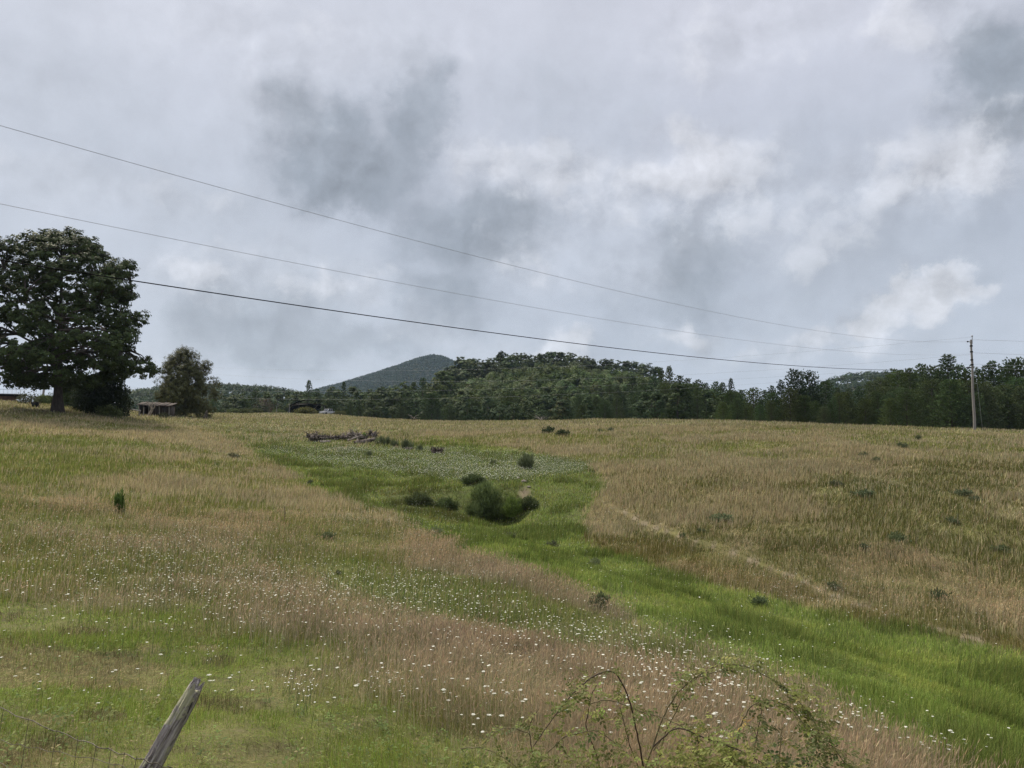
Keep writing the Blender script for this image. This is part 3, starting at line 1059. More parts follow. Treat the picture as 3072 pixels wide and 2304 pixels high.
# small collapsing shed with rusty tin roof
p = spot(463, 108.5)
p[2] += 0.12
sh = empty('small_shed', p, math.radians(4))
sh.scale = (0.80, 0.80, 0.86)
tag(sh, 'low weathered shed with rusty tin roof and open dark front', 'shed')
m = MB()
m.box((-2.7, 2.2, -0.6), (2.7, 2.3, 1.75))
m.box((-2.75, 0.0, -0.6), (-2.65, 2.197, 1.7))
m.box((2.65, 0.0, -0.6), (2.75, 2.197, 1.5))
for x in np.arange(-0.3, 2.6, 0.3):
    m.box((x, 0.02, -0.6), (x + 0.24, 0.06, 1.45 + 0.1 * math.sin(x * 7)))
m.build('wall', M_BOARD, sh)
m = MB()
for k, x in enumerate(np.arange(-3.1, 3.0, 0.56)):
    dz = 0.05 * math.sin(k * 1.9) - 0.03 * k * 0.6
    V = np.array([(x, -0.5, 1.72 + dz), (x + 0.54, -0.5, 1.70 + dz), (x + 0.54, 2.6, 2.28 + dz), (x, 2.6, 2.3 + dz)])
    m.add(np.vstack([V, V - np.array([0, 0, 0.04])]), [(0, 1, 2, 3), (4, 7, 6, 5), (0, 4, 5, 1), (1, 5, 6, 2), (2, 6, 7, 3), (3, 7, 4, 0)])
m.build('roof', M_TIN, sh)
for x, hh in ((-2.6, 1.68), (-0.9, 1.64), (0.9, 1.58), (2.6, 1.5)):
    m = MB()
    m.tube([(x, -0.25, -0.6), (x + 0.04, -0.25, 0.6), (x, -0.25, hh)], 0.08, 6)
    m.build('post', M_GREYPOST, sh)
# grey dead trunk leaning in front of the shed
p = spot(452, 106.0)
m = MB()
rg = np.random.default_rng(5)
m.tube([(-0.35, 0, -0.2), (-0.1, 0, 0.35), (0.15, 0, 0.8), (0.05, 0.05, 1.35), (0.2, 0.05, 2.1)], [0.26, 0.2, 0.17, 0.12, 0.05], 8, col=(1.5, 1.45, 1.3), rough=0.15, rng=rg)
m.tube([(0.15, 0, 0.8), (0.5, 0, 1.2), (0.6, 0, 1.7)], [0.1, 0.07, 0.03], 6, col=(1.4, 1.35, 1.2))
m.tube([(0.0, 0, 1.2), (-0.35, 0, 1.6), (-0.4, 0.1, 1.9)], [0.09, 0.06, 0.02], 6, col=(1.4, 1.35, 1.2))
tag(m.build('dead_tree', M_DEADWOOD, loc=p), 'pale forked dead trunk in front of the rusty-roofed shed', 'dead tree')
# dark leaning slab at the right foot of the feathery tree
p = spot(614, 113.0)
m = MB()
m.tube([(-0.25, 0, -0.2), (0.1, 0, 0.7), (0.32, 0, 1.35)], [0.14, 0.13, 0.09], 6, col=(0.6, 0.58, 0.55))
m.tube([(0.2, 0.1, -0.2), (0.25, 0.1, 0.7), (0.30, 0.1, 1.25)], [0.13, 0.11, 0.08], 6, col=(0.5, 0.48, 0.45))
tag(m.build('leaning_timber', M_DEADWOOD, loc=p), 'dark propped timber at the right foot of the feathery tree', 'timber')

# black open barn in the far field
p = spot(922, 203.0)
ba = empty('black_barn', p + np.array([0, 0, 0.1]), math.radians(13))
tag(ba, 'wide low black barn with shallow gable roof and open front at the far field edge', 'barn')
m = MB()
W = 4.7
prof = [(-W, 1.75), (-2.6, 2.78), (-0.7, 3.32), (0.5, 3.30), (2.4, 2.75), (W + 0.2, 1.55)]
for (xa, za), (xb, zb) in zip(prof[:-1], prof[1:]):
    V = np.array([(xa, -0.6, za), (xb, -0.6, zb), (xb, 9, zb + 0.25), (xa, 9, za + 0.25)])
    m.add(np.vstack([V + np.array([0, 0, 0.1]), V]), [(0, 1, 2, 3), (4, 7, 6, 5), (0, 4, 5, 1), (1, 5, 6, 2), (2, 6, 7, 3), (3, 7, 4, 0)])
m.build('roof', M_TAR, ba)
m = MB()
m.box((-W + 0.1, 8.2, -1), (W - 1.4, 8.3, 2.6))
m.box((-W + 0.1, 1.2, -1), (-W + 0.2, 8.197, 1.6))
m.box((-1.0, 6.2, -1), (0.6, 8.1, 1.5))
m.build('wall', M_BLACK, ba)
for k in range(5):
    xa = -W + 0.1 + k * 2.25
    za = float(np.interp(xa, [q[0] for q in prof], [q[1] for q in prof]))
    m = MB()
    m.tube([(xa, 0.0, -1), (xa + 0.03, 0, za * 0.6), (xa, 0, za)], 0.09, 6)
    m.build('post', M_GREYPOST if k in (4,) else M_BOARD, ba)
m = MB()
m.box((-W, -0.12, 1.6), (-2.4, -0.02, 1.78), M=Matrix.Translation((0, 0, 0.35)) @ Matrix.Rotation(-0.0, 4, 'Y'))
pb = [(-4.2, -0.35, 1.85), (-2.6, -0.35, 2.45), (0.2, -0.35, 2.5), (4.4, -0.35, 1.7)]
m.tube(pb, 0.09, 6)
m.build('fascia', M_BOARD, ba)
for sx in (-4.0, 2.4, 3.9):
    m = MB()
    m.tube([(sx - 0.75, 0.15, 0.9), (sx + 0.2, 0.15, 2.0)], 0.06, 5)
    m.build('brace', M_GREYPOST, ba)
# two old posts left of the barn
for px_, hh, lab in ((829, 1.75, 'thin grey post left of the barn, farther from it'), (867, 2.35, 'taller thin dark post close to the left end of the black barn')):
    p = spot(px_, 193.0)
    m = MB()
    m.tube([(0, 0, -0.4), (0.04, 0, hh * 0.5), (0.1, 0, hh)], [0.1, 0.09, 0.075], 6)
    tag(m.build('old_post', M_GREYPOST, loc=p), lab, 'post')

# pale pickup parked by the barn
p = spot(986, 192.0)
tk = empty('pickup_truck', p + np.array([0, 0, -0.3]), math.radians(52))
tag(tk, 'dull white pickup parked in the grass right of the black barn', 'pickup')


def prism(mb, outline, y0, y1, col=None, mat=0):
    n = len(outline)
    V = [(x, y0, z) for x, z in outline] + [(x, y1, z) for x, z in outline]
    for i in range(n):
        j = (i + 1) % n
        mb.add([V[i], V[j], V[n + j], V[n + i]], [(0, 1, 2, 3)], col, mat)
    c = np.mean(np.array(outline), 0)
    for y, o in ((y0, 0), (y1, n)):
        for i in range(n):
            j = (i + 1) % n
            mb.add([V[o + i], V[o + j], (c[0], y, c[1])], [(0, 1, 2)] if o else [(1, 0, 2)], col, mat)


m = MB()
prism(m, [(-2.2, 0.45), (-2.2, 0.92), (-1.0, 1.02), (-0.98, 1.02), (0.65, 1.02), (0.66, 0.98), (2.2, 0.98), (2.2, 0.45)], -0.85, 0.85)
m.build('body', M_CARPAINT, tk)
m = MB()
prism(m, [(-1.0, 1.022), (-0.55, 1.58), (0.5, 1.6), (0.66, 1.022)], -0.76, 0.76)
m.build('cab', M_CARPAINT, tk)
for y0, y1 in ((-0.79, -0.763), (0.763, 0.79)):
    m = MB()
    prism(m, [(-0.8, 1.07), (-0.48, 1.5), (-0.05, 1.5), (-0.05, 1.07)], y0, y1)
    prism(m, [(0.05, 1.07), (0.05, 1.5), (0.44, 1.5), (0.54, 1.07)], y0, y1)
    m.build('side_window', M_GLASS, tk)
m = MB()
m.add([(-1.01, -0.68, 1.06), (-1.01, 0.68, 1.06), (-0.62, 0.66, 1.54), (-0.62, -0.66, 1.54)], [(0, 1, 2, 3)])
m.build('windscreen', M_GLASS, tk)
for wx in (-1.4, 1.4):
    for wy in (-0.78, 0.78):
        m = MB()
        m.tube([(wx, wy - 0.11, 0.36), (wx, wy + 0.11, 0.36)], 0.36, 14)
        m.build('wheel', M_RUBBER, tk)
m = MB()
m.box((2.2, -0.8, 0.42), (2.3, 0.8, 0.6))
m.build('bumper', M_STEEL, tk)
m = MB()
m.box((-2.32, -0.8, 0.42), (-2.2, 0.8, 0.6))
m.build('bumper', M_STEEL, tk)

# ------------------------------------------------------------------ fence by the oak
for px_, py_, hpx, lab in ((238, 1233, 27, 'pale square fence post right of the oak trunk, in front of the dark shrub'),
                           (306, 1236, 17, 'short grey fence post between the pale post and the rail gate'),
                           (363, 1243, 21, 'fence post just left of the rail gate, thinner of two'),
                           (382, 1240, 18, 'small fence post behind the left end of the rail'),
                           (430, 1247, 20, 'fence post right of the rail gate near the shed')):
    q = spot_at(px_, py_)
    hh = hpx / F * q[1] * 1.3
    m = MB()
    m.tube([(0, 0, -0.4), (0.01, 0, hh * 0.5), (0.03, 0, hh)], [0.085, 0.08, 0.07], 7, rough=0.08, rng=rg)
    tag(m.build('fence_post', M_GREYPOST, loc=q), lab, 'fence post')
qa, qb = spot_at(373, 1245), spot_at(418, 1249)
gt = empty('rail_gate', qa)
tag(gt, 'old wooden rail gate, one thick rail between two posts, left of the small shed', 'gate')
dv = qb - qa
m = MB()
m.tube([(0, 0, -0.3), (0, 0, 1.2)], 0.12, 8)
m.build('post', M_GREYPOST, gt)
m = MB()
m.tube([dv + np.array([0, 0, -0.3]), dv + np.array([0, 0, 0.95])], 0.11, 8)
m.build('post', M_GREYPOST, gt)
m = MB()
m.tube([np.array([-0.2, -0.1, 0.92]), dv * 0.5 + np.array([0, -0.1, 0.83]), dv * 1.1 + np.array([0, -0.1, 0.74])], [0.09, 0.08, 0.075], 7)
m.build('rail', M_GREYPOST, gt)

# ------------------------------------------------------------------ utility pole, power lines
PB = spot(2924, 83.0)
PT = pt(2913, 1019, 83.0)
up = empty('utility_pole', PB)
tag(up, 'tall weathered wooden utility pole standing on the right of the field', 'utility pole')
m = MB()
z = np.linspace(0, 1, 12)[:, None]
top = PT - PB
top[1] = 0
PP = np.array([0, 0, -1.0]) * (1 - z) + top * z
PP[1:-1, 0] += 0.03 * np.sin(np.arange(10) * 1.1)
m.tube(PP, np.linspace(0.15, 0.10, 12), 12)
m.build('pole', M_POLE, up)
m = MB()
m.tube([top + np.array([0.1, -0.02, -0.5]), top + np.array([0.12, -0.02, 0.12]), top + np.array([0.12, -0.02, 0.3])], [0.05, 0.04, 0.02], 6)
m.build('ridge_pin', M_STEEL, up)
m = MB()
m.tube([top + np.array([0.12, -0.02, z_]) for z_ in (0.28, 0.34, 0.38, 0.44, 0.48)], [0.05, 0.11, 0.06, 0.10, 0.03], 10)
m.build('insulator', M_STEEL, up)
m = MB()
m.tube([top + np.array([-0.1, -0.02, -0.25]), top + np.array([-0.32, -0.02, -0.22])], [0.05, 0.045], 6)
m.build('bracket', M_STEEL, up)
m = MB()
m.tube([top + np.array([x_, -0.02, -0.22]) for x_ in (-0.30, -0.36, -0.42, -0.48)], [0.05, 0.09, 0.09, 0.03], 8)
m.build('insulator', M_BLACK, up)
for f_ in (0.30, 0.62, 0.50, 0.85):
    m = MB()
    c_ = top * (1 - f_ * 0.45) if f_ != 0.85 else top * 0.93
    m.tube([c_ + np.array([0, 0, -0.07]), c_ + np.array([0, 0, 0.07])], 0.155, 10)
    m.build('band', M_BLACK, up)
m = MB()
m.tube([top * 0.78 + np.array([0.12, 0, 0]), top * 0.5 + np.array([0.75, 0.4, 0]), np.array([1.5, 1.0, -0.2])], 0.012, 4)
m.build('guy_wire', M_WIRE, up)

LB = spot(124, 142.0)
lp = empty('leaning_pole', LB)
tag(lp, 'slanting grey utility pole partly hidden behind the oak', 'utility pole')
m = MB()
m.tube([(0, 0, -0.8), (0.35, 0, 3.0), (1.0, 0, 9.4)], [0.21, 0.19, 0.13], 10)
m.build('pole', M_POLE, lp)
m = MB()
m.tube([(0.9, 0, 8.4), (2.4, 0.3, 3.6), (3.6, 0.5, -0.1)], 0.015, 4)
m.tube([(0.7, 0, 6.9), (1.7, 0.3, 3.0), (2.5, 0.5, -0.1)], 0.015, 4)
m.build('guy_wire', M_WIRE, lp)


def wire(name, A, B, samples, r, s0, s1, label, mat, group=None, thick=None):
    """A wire hanging in the upright plane through A and B; its sag is fitted to where the photo shows it."""
    A, B = np.array(A, float), np.array(B, float)
    d = B[:2] - A[:2]
    S, Z = [], []
    for px_, py_ in samples:
        x, _, zz = [float(v) for v in ray(px_, py_)]
        # (x*D, D) = A + s d
        M_ = np.array([[x, -d[0]], [1.0, -d[1]]])
        D_, s_ = np.linalg.solve(M_, A[:2])
        S.append(s_)
        Z.append(zz * D_)
    S, Z = np.array([0.0] + S), np.array([A[2]] + Z)
    w = np.ones(len(S))
    w[0] = 6
    co = np.polyfit(S, Z, 2 if len(S) > 2 else 1, w=w)
    ss = np.linspace(s0, s1, 60)
    P = np.stack([A[0] + ss * d[0], A[1] + ss * d[1], np.polyval(co, ss)], 1)
    mb = MB()
    mb.tube(P, r, 5)
    o = mb.build(name, mat, smooth=True)
    tag(o, label, 'power line', group)
    return o, P


NL = np.array([-12.9, 19.0, 0])
topw = PT
wire('power_line', topw + np.array([-0.45, 0, -0.2]), NL, [(0, 372), (760, 592), (1536, 800), (2300, 965)], 0.0075, 0, 1.3,
     'uppermost thin power line crossing the whole sky from upper left to the pole top', M_WIRE)
wire('power_line', pt(2914, 1061, 83), NL, [(0, 610), (760, 757), (1536, 920), (2300, 1030), (2700, 1060)], 0.0065, 0, 1.3,
     'middle thin power line crossing the sky below the uppermost one', M_WIRE)
cab, cabP = wire('telephone_cable', pt(2916, 1102, 83), NL, [(405, 825), (1000, 950), (1536, 1007), (2200, 1080), (2560, 1106)], 0.017, 0, 1.3,
                 'thick black cable, lowest line crossing the sky, running into the oak crown', M_CABLE)
m = MB()
m.tube(cabP[0:1] * 0.985 + cabP[1:2] * 0.015, 0.01, 4, cap=False) if False else None
k0 = cabP[0] + (cabP[1] - cabP[0]) * 0.35
k1 = cabP[0] + (cabP[1] - cabP[0]) * 1.05
m.tube([k0, k0 * 0.5 + k1 * 0.5, k1], [0.07, 0.11, 0.07], 8)
m.build('splice_case', M_BLACK, cab)
FL = LB + np.array([0.9, 0, 9])
wire('power_line', PT + np.array([0.1, 0, 0.3]), FL, [(2450, 1055), (2120, 1075), (1945, 1086), (1000, 1112)], 0.0075, 0, 1.0,
     'faint power line leaving the pole top leftwards above the far treetops', M_WIRE)
wire('power_line', pt(2916, 1063, 83), FL, [(2380, 1105), (2100, 1122), (1000, 1140)], 0.0075, 0, 1.0,
     'faint power line just above the right treetops, second from the pole top', M_WIRE)
wire('power_line', pt(2918, 1092, 83), FL, [(2500, 1117), (2150, 1140), (1800, 1158), (1536, 1166), (1200, 1173), (500, 1167)], 0.0065, 0, 1.0,
     'pale power line crossing in front of the wooded hill at mid height', M_FARWIRE)
wire('power_line', pt(2918, 1100, 83), FL, [(2480, 1135), (2210, 1157), (1800, 1178), (1600, 1187), (1480, 1192), (450, 1184)], 0.0065, 0, 1.0,
     'lowest pale power line crossing in front of the wooded hill', M_FARWIRE)
RP = np.array([118.0, 104.0, 0])
for y0, y1, w_ in ((1019, 1027, 'highest'), (1058, 1067, 'second highest'), (1092, 1100, 'third'), (1099, 1112, 'lowest')):
    wire('power_line', pt(2916, y0, 83), RP, [(3072, y1 - 3), (3300, y1 + 3)], 0.012, 0, 1.0, w_ + ' of four lines leaving the pole towards the right edge', M_WIRE)

# ------------------------------------------------------------------ heap of uprooted stumps in the field


def root_wad(seed, w, h, n=26, col=(1, 1, 1)):
    r_ = np.random.default_rng(seed)
    mb = MB()
    # a broken, knotted core built of several split slabs, then many twisted roots
    for i in range(7):
        c0 = np.array([r_.uniform(-0.36, 0.36) * w, r_.uniform(-0.18, 0.18), r_.uniform(0.05, 0.42) * h])
        d = unit(np.array([r_.normal(), r_.normal() * 0.5, abs(r_.normal()) * 0.7]))
        L = r_.uniform(0.3, 0.6) * h
        P = np.array([c0 - d * L * 0.6, c0 - d * L * 0.25, c0, c0 + d * L * 0.3, c0 + d * L * 0.6]) + r_.normal(size=(5, 3)) * 0.03
        mb.tube(P, h * r_.uniform(0.12, 0.24) * np.array([0.6, 1.0, 1.1, 0.9, 0.35]), 11, col=np.array(col) * r_.uniform(0.45, 1.0), rough=0.38, rng=r_)
    for i in range(n):
        a = r_.uniform(0, 2 * PI)
        e_ = r_.uniform(-0.35, 1.3)
        L = r_.uniform(0.45, 1.15) * h
        d = np.array([math.cos(a) * math.cos(e_) * w / h * 0.8, math.sin(a) * math.cos(e_), math.sin(e_)])
        c0 = np.array([r_.uniform(-0.42, 0.42) * w, r_.uniform(-0.2, 0.2), h * r_.uniform(0.1, 0.6)])
        P = [c0]
        for _ in range(5):
            d = unit(d + r_.normal(size=3) * 0.55)
            P.append(P[-1] + d * L * 0.22)
        P = np.array(P)
        P[:, 2] = np.clip(P[:, 2], -0.05, h * 1.08)
        r0 = r_.uniform(0.02, 0.075) * h / 0.8
        tone = np.array(col) * r_.uniform(0.4, 1.7)
        mb.tube(P, r0 * np.array([1.4, 1.0, 0.8, 0.6, 0.4, 0.2]), 6, col=tone, rough=0.3, rng=r_)
    return mb


def log(mb, P, R, seed, col=(1, 1, 1)):
    r_ = np.random.default_rng(seed)
    n = 9
    P = np.asarray(P, float)
    s = np.linspace(0, 1, n)
    PP = np.stack([np.interp(s, np.linspace(0, 1, len(P)), P[:, i]) for i in range(3)], 1) + r_.normal(size=(n, 3)) * 0.012
    mb.tube(PP, np.linspace(R, R * 0.7, n), 14, col=np.array(col), rough=0.2, rng=r_)
    for _ in range(5):
        q0 = PP[int(r_.integers(1, n - 1))]
        d0 = unit(r_.normal(size=3) + np.array([0, 0, 0.8]))
        mb.tube([q0, q0 + d0 * R * 1.2, q0 + d0 * R * 1.9 + r_.normal(size=3) * 0.04], [R * 0.3, R * 0.2, R * 0.06], 5, col=np.array(col) * 0.8, rough=0.2, rng=r_)


for px_, py_, w_, h_, sd, c_, lab in (
        (942, 1325, 1.15, 0.80, 51, (0.75, 0.7, 0.66), 'gnarled uprooted stump at the left end of the stump heap'),
        (1008, 1323, 1.35, 0.62, 52, (0.85, 0.8, 0.76), 'tangled grey stump in the middle of the heap, right of the dark log'),
        (1060, 1318, 1.45, 0.78, 53, (1.25, 1.2, 1.12), 'palest, tallest root mass in the middle of the stump heap'),
        (1118, 1316, 0.95, 0.72, 54, (0.72, 0.68, 0.66), 'dark spiky root mass at the right end of the stump heap'),
        (976, 1321, 0.85, 0.50, 57, (0.62, 0.58, 0.55), 'low dark root tangle behind the dark log, second from the left in the heap'),
        (1036, 1322, 0.8, 0.55, 58, (0.95, 0.9, 0.85), 'small grey root tangle between the middle stump and the palest root mass'),
        (1088, 1322, 0.8, 0.5, 59, (0.7, 0.66, 0.62), 'dark roots behind the thick slanting trunk'),
        (1311, 1362, 0.95, 0.52, 55, (0.62, 0.55, 0.52), 'dark brown stump lying alone right of the heap'),
        (1229, 1351, 0.62, 0.26, 56, (1.5, 1.5, 1.45), 'small pale piece of root in a rush tuft right of the heap')):
    q = spot_at(px_, py_)
    q[2] += 0.06
    w_, h_ = w_ * 1.12, h_ * 1.12
    o = root_wad(sd, w_, h_, 64 if w_ > 0.7 else 14, c_).build('uprooted_stump', M_DEADWOOD, loc=q)
    o.rotation_euler[2] = sd * 0.7 % 0.8 - 0.4
    tag(o, lab, 'stump')
for P_, R_, sd, c_, lab in (
        ([(953, 1324, 0.22), (992, 1322, 0.26)], 0.17, 61, (0.5, 0.47, 0.45), 'dark log between the two left stumps of the heap'),
        ([(960, 1329, 0.10), (992, 1328, 0.13)], 0.13, 62, (1.15, 1.1, 1.05), 'pale broken log at the foot of the heap, left part'),
        ([(1064, 1336, 0.16), (1095, 1333, 0.24), (1124, 1330, 0.42)], 0.25, 63, (0.72, 0.67, 0.62), 'thick trunk lying aslant at the right of the heap'),
        ([(1068, 1336, 0.0), (1073, 1334, 0.55)], 0.12, 64, (1.05, 1.0, 0.92), 'short upright broken limb before the thick slanting trunk'),
        ([(1042, 1328, 0.2), (1086, 1325, 0.62)], 0.075, 65, (1.3, 1.25, 1.2), 'thin bleached limb lying across the palest root mass')):
    mb = MB()
    log(mb, [spot_at(a_, b_) + np.array([0, 0, c2]) for a_, b_, c2 in P_], R_, sd, c_)
    tag(mb.build('dead_log', M_DEADWOOD), lab, 'log')
q = spot_at(1092, 1320)
plant('green_sprig', bush('sprig', 0.3, 0.3, 0.85, 360, 0.10, 66, clumps=9), q, 1.0, 'bright green sapling growing up through the stump heap', 'sapling', (0.10, 0.17, 0.035), parts=BUSHP)
for px_, py_, s_, lab in ((1140, 1333, 1.0, 'grey-green rush tuft against the right end of the stump heap'),
                          (1165, 1336, 1.05, 'wide grey-green rush tuft, second right of the stump heap'),
                          (1186, 1341, 0.8, 'small rush tuft between the heap and the pale root'),
                          (1222, 1347, 1.15, 'rush tuft growing around the small pale root'),
                          (1258, 1352, 0.7, 'low rush tuft between the pale root and the lone stump'),
                          (1580, 1404, 1.3, 'tall grey-green rush tuft on the clover above the gully'),
                          (1480, 1398, 0.6, 'faint low rush tuft on the clover, left of the tall one'),
                          (1105, 1372, 0.7, 'faint rush tuft in the clover below the stump heap')):
    plant('rush_tuft', b_rush, spot_at(px_, py_), s_, lab, 'rushes', (0.105, 0.125, 0.065), parts=BUSHP)

# ------------------------------------------------------------------ willow scrub in the hollow
for px_, py_, s_, sxy, c_, lab in (
        (1462, 1518, 0.78, 1.0, (0.11, 0.145, 0.052), 'tallest willow bush in the gully hollow, at the back'),
        (1540, 1545, 0.58, 1.05, (0.115, 0.16, 0.040), 'bright green willow bush at the right of the gully hollow'),
        (1432, 1552, 0.52, 1.15, (0.085, 0.112, 0.044), 'dark willow bush at the front left of the gully hollow'),
        (1500, 1556, 0.5, 1.2, (0.07, 0.092, 0.034), 'low scrub in the middle front of the gully hollow'),
        (1580, 1528, 0.42, 1.3, (0.07, 0.09, 0.036), 'low scrub spilling right out of the gully hollow'),
        (1335, 1532, 0.40, 1.3, (0.07, 0.095, 0.036), 'low bush on the bank left of the gully hollow'),
        (1262, 1515, 0.40, 1.5, (0.075, 0.092, 0.038), 'flat low bush farthest left on the gully bank'),
        (1425, 1450, 0.34, 1.7, (0.075, 0.10, 0.04), 'low scrub on the rim above the gully hollow')):
    plant('willow_bush', b_wil, spot_at(px_, py_), s_, lab, 'bush', c_, parts=BUSHP, sxy=sxy)

# ------------------------------------------------------------------ single weeds and seedlings in the meadow
seed_me = bush('seedling', 0.20, 0.18, 0.85, 900, 0.13, 71, clumps=16, asp=0.10, spiky=1.9, stems=3)
plant('pine_seedling', seed_me, spot_at(357, 1540), 1.0, 'small bright green feathery conifer seedling alone in the tan grass', 'seedling', (0.085, 0.135, 0.034), parts=BUSHP)
q = spot_at(853, 1565)
m = MB()
m.tube([(0, 0, -0.1), (0.02, 0, 0.35), (0, 0, 0.62)], [0.02, 0.018, 0.012], 5, col=(0.5, 0.45, 0.4))
tag(m.build('thin_stake', M_DEADWOOD, loc=q), 'thin dark stake standing alone in the tan grass', 'stake')
for px_, py_, s_, sx_, c_, lab in (
        (1645, 1300, 2.5, 1.5, (0.021, 0.030, 0.014), 'larger left dark shrub of a pair on the far brow of the field'),
        (1690, 1308, 2.2, 1.5, (0.018, 0.026, 0.012), 'dark squat shrub, right one of the pair on the far brow'),
        (1800, 1297, 1.3, 1.1, (0.045, 0.060, 0.028), 'small thin shrub on the brow right of the dark pair'),
        (1832, 1294, 1.5, 1.4, (0.05, 0.060, 0.03), 'grey-green shrub on the brow, farthest right there'),
        (2756, 1320, 1.6, 0.9, (0.05, 0.058, 0.03), 'upright dark weed high on the right slope'),
        (2706, 1343, 1.5, 1.4, (0.05, 0.060, 0.03), 'dark weed patch high on the right slope, left of the upright weed'),
        (2590, 1372, 1.4, 1.1, (0.05, 0.062, 0.03), 'small weed on the upper right slope'),
        (2628, 1386, 1.2, 1.2, (0.05, 0.062, 0.03), 'lower one of two small weeds on the upper right slope'),
        (2508, 1458, 1.1, 1.6, (0.05, 0.055, 0.03), 'dark flat weed left of the wide bramble on the right slope'),
        (2592, 1488, 1.15, 2.6, (0.045, 0.058, 0.028), 'wide low dark bramble in the middle of the right slope'),
        (2890, 1486, 1.1, 2.6, (0.045, 0.055, 0.028), 'wide low dark bramble farthest right on the slope'),
        (2925, 1503, 0.9, 1.6, (0.045, 0.055, 0.028), 'small dark weed below the farthest right bramble'),
        (2163, 1563, 1.15, 2.4, (0.058, 0.075, 0.036), 'broad leafy bramble patch above the dirt trail'),
        (2105, 1598, 0.7, 1.4, (0.05, 0.06, 0.03), 'small dark weed between the bramble patch and the trail'),
        (2690, 1628, 1.5, 1.3, (0.055, 0.068, 0.032), 'tall leafy weed in the lower middle of the right slope'),
        (2858, 1570, 1.0, 1.5, (0.05, 0.060, 0.03), 'low weed right of the tall leafy one on the slope'),
        (2594, 1655, 1.1, 1.1, (0.045, 0.055, 0.028), 'dark weed left of the tall leafy one on the slope'),
        (2048, 1612, 0.7, 0.9, (0.05, 0.065, 0.03), 'small weed beside the trail, just left of its bend'),
        (2505, 1770, 0.9, 1.5, (0.05, 0.058, 0.03), 'dark weed beside the lower trail'),
        (2280, 1815, 0.9, 1.6, (0.045, 0.06, 0.028), 'dark weed clump at the foot of the right slope'),
        (2815, 1800, 1.15, 1.4, (0.042, 0.052, 0.026), 'dark round weed low on the right slope, beyond the trail'),
        (1800, 1822, 1.0, 1.2, (0.048, 0.058, 0.028), 'round dark weed on the near bank, in front of the valley'),
        (1785, 1700, 1.1, 1.0, (0.085, 0.10, 0.05), 'pale leafy weed at the far foot of the slope, beside the green valley'),
        (1530, 1615, 1.0, 2.0, (0.055, 0.058, 0.032), 'brownish weeds at the far edge of the green valley'),
        (1655, 1640, 0.9, 1.4, (0.052, 0.056, 0.032), 'brownish weed at the valley edge, right of its neighbour'),
        (700, 1373, 1.2, 1.8, (0.055, 0.055, 0.03), 'flat dark weed in the tan grass left of the clover'),
        (930, 1452, 0.9, 1.1, (0.04, 0.045, 0.028), 'small dark weed at the edge of the tan grass'),
        (985, 1618, 0.9, 1.8, (0.05, 0.062, 0.028), 'green weed in the tan grass of the near slope'),
        (1308, 1608, 1.2, 1.5, (0.065, 0.078, 0.036), 'green weed among white flowers at the lip of the near slope'),
        (1015, 1725, 0.5, 0.9, (0.045, 0.052, 0.026), 'small dark weed among white flowers on the near slope'),
        (3000, 1655, 0.9, 2.0, (0.05, 0.062, 0.028), 'low green weed at the right edge of the slope')):
    plant('weed_clump', b_weed, spot_at(px_, py_), s_ * 0.70, lab, 'weed', tuple(v * 1.9 for v in c_), parts=BUSHP, sxy=sx_ * 0.72)

# ------------------------------------------------------------------ the woods: trees one can tell apart
PINES = [pine('white_pine', 12.0, 3.3, 81, 0.58, 6, 0.21, 0.06, 12, 7, 0.66), pine('bushy_pine', 10.0, 3.7, 82, 0.48, 7, 0.21, 0.03, 12, 7, 0.50),
         pine('tall_pine', 15.0, 3.0, 83, 0.75, 6, 0.23, 0.12, 12, 7, 0.72), pine('young_pine', 7.0, 2.5, 84, 0.38, 7, 0.18, 0.02, 12, 7, 0.60)]
PH = [12.0, 10.0, 15.0, 7.0]
BROADS = []
for k_ in range(5):
    w_ = (1.0, 0.86, 1.12, 0.78, 0.95)[k_]
    BROADS.append(broadleaf('forest_broadleaf', 13.0, [(0.12, 2.0 * w_), (0.26, 3.9 * w_), (0.45, 4.6 * w_), (0.65, 4.3 * w_), (0.82, 3.2 * w_), (0.94, 1.7 * w_), (1.0, 0.6)],
                            46, 150, 0.31, 90 + k_, clump_r=(0.9, 1.5), trunk_r=0.26, fork=0.2, flat=0.75, limbs=7, sides=5, shell=0.55))
RED_BARE = broadleaf('twiggy', 5.5, [(0.05, 1.8), (0.3, 2.7), (0.6, 2.5), (0.85, 1.6), (1.0, 0.5)], 90, 26, 0.16, 99, clump_r=(0.5, 0.9), trunk_r=0.12, fork=0.06, flat=1.0, limbs=14, sides=4, asp=0.3, shell=0.3)
G_RIGHT = 'dark pines along the right edge of the field'
G_MID = 'trees along the foot of the wooded hill'
G_HILL = 'broadleaf trees covering the wooded hill'
N_TREES = 0


def add_tree(kind, px, top_y, D, label, group=None, colour=None, wide=1.0, minh=2.5):
    global N_TREES
    q = spot(px, D)
    q[2] -= 0.25
    h = max(minh, float(pt(px, top_y, D)[2]) - q[2])
    N_TREES += 1
    if kind[0] == 'p':
        i = int(kind[1])
        return plant('pine_tree', PINES[i], q, h / PH[i], label, 'pine tree', colour or tint(PINE_G), group, sxy=wide)
    if kind[0] == 'r':
        return plant('bare_shrub', RED_BARE, q, h / 5.5, label, 'shrub', colour, group, sxy=wide)
    return plant('broadleaf_tree', BROADS[int(kind[1])], q, h / 13.0, label, 'tree', colour or tint(BROAD_G), group, sxy=wide)


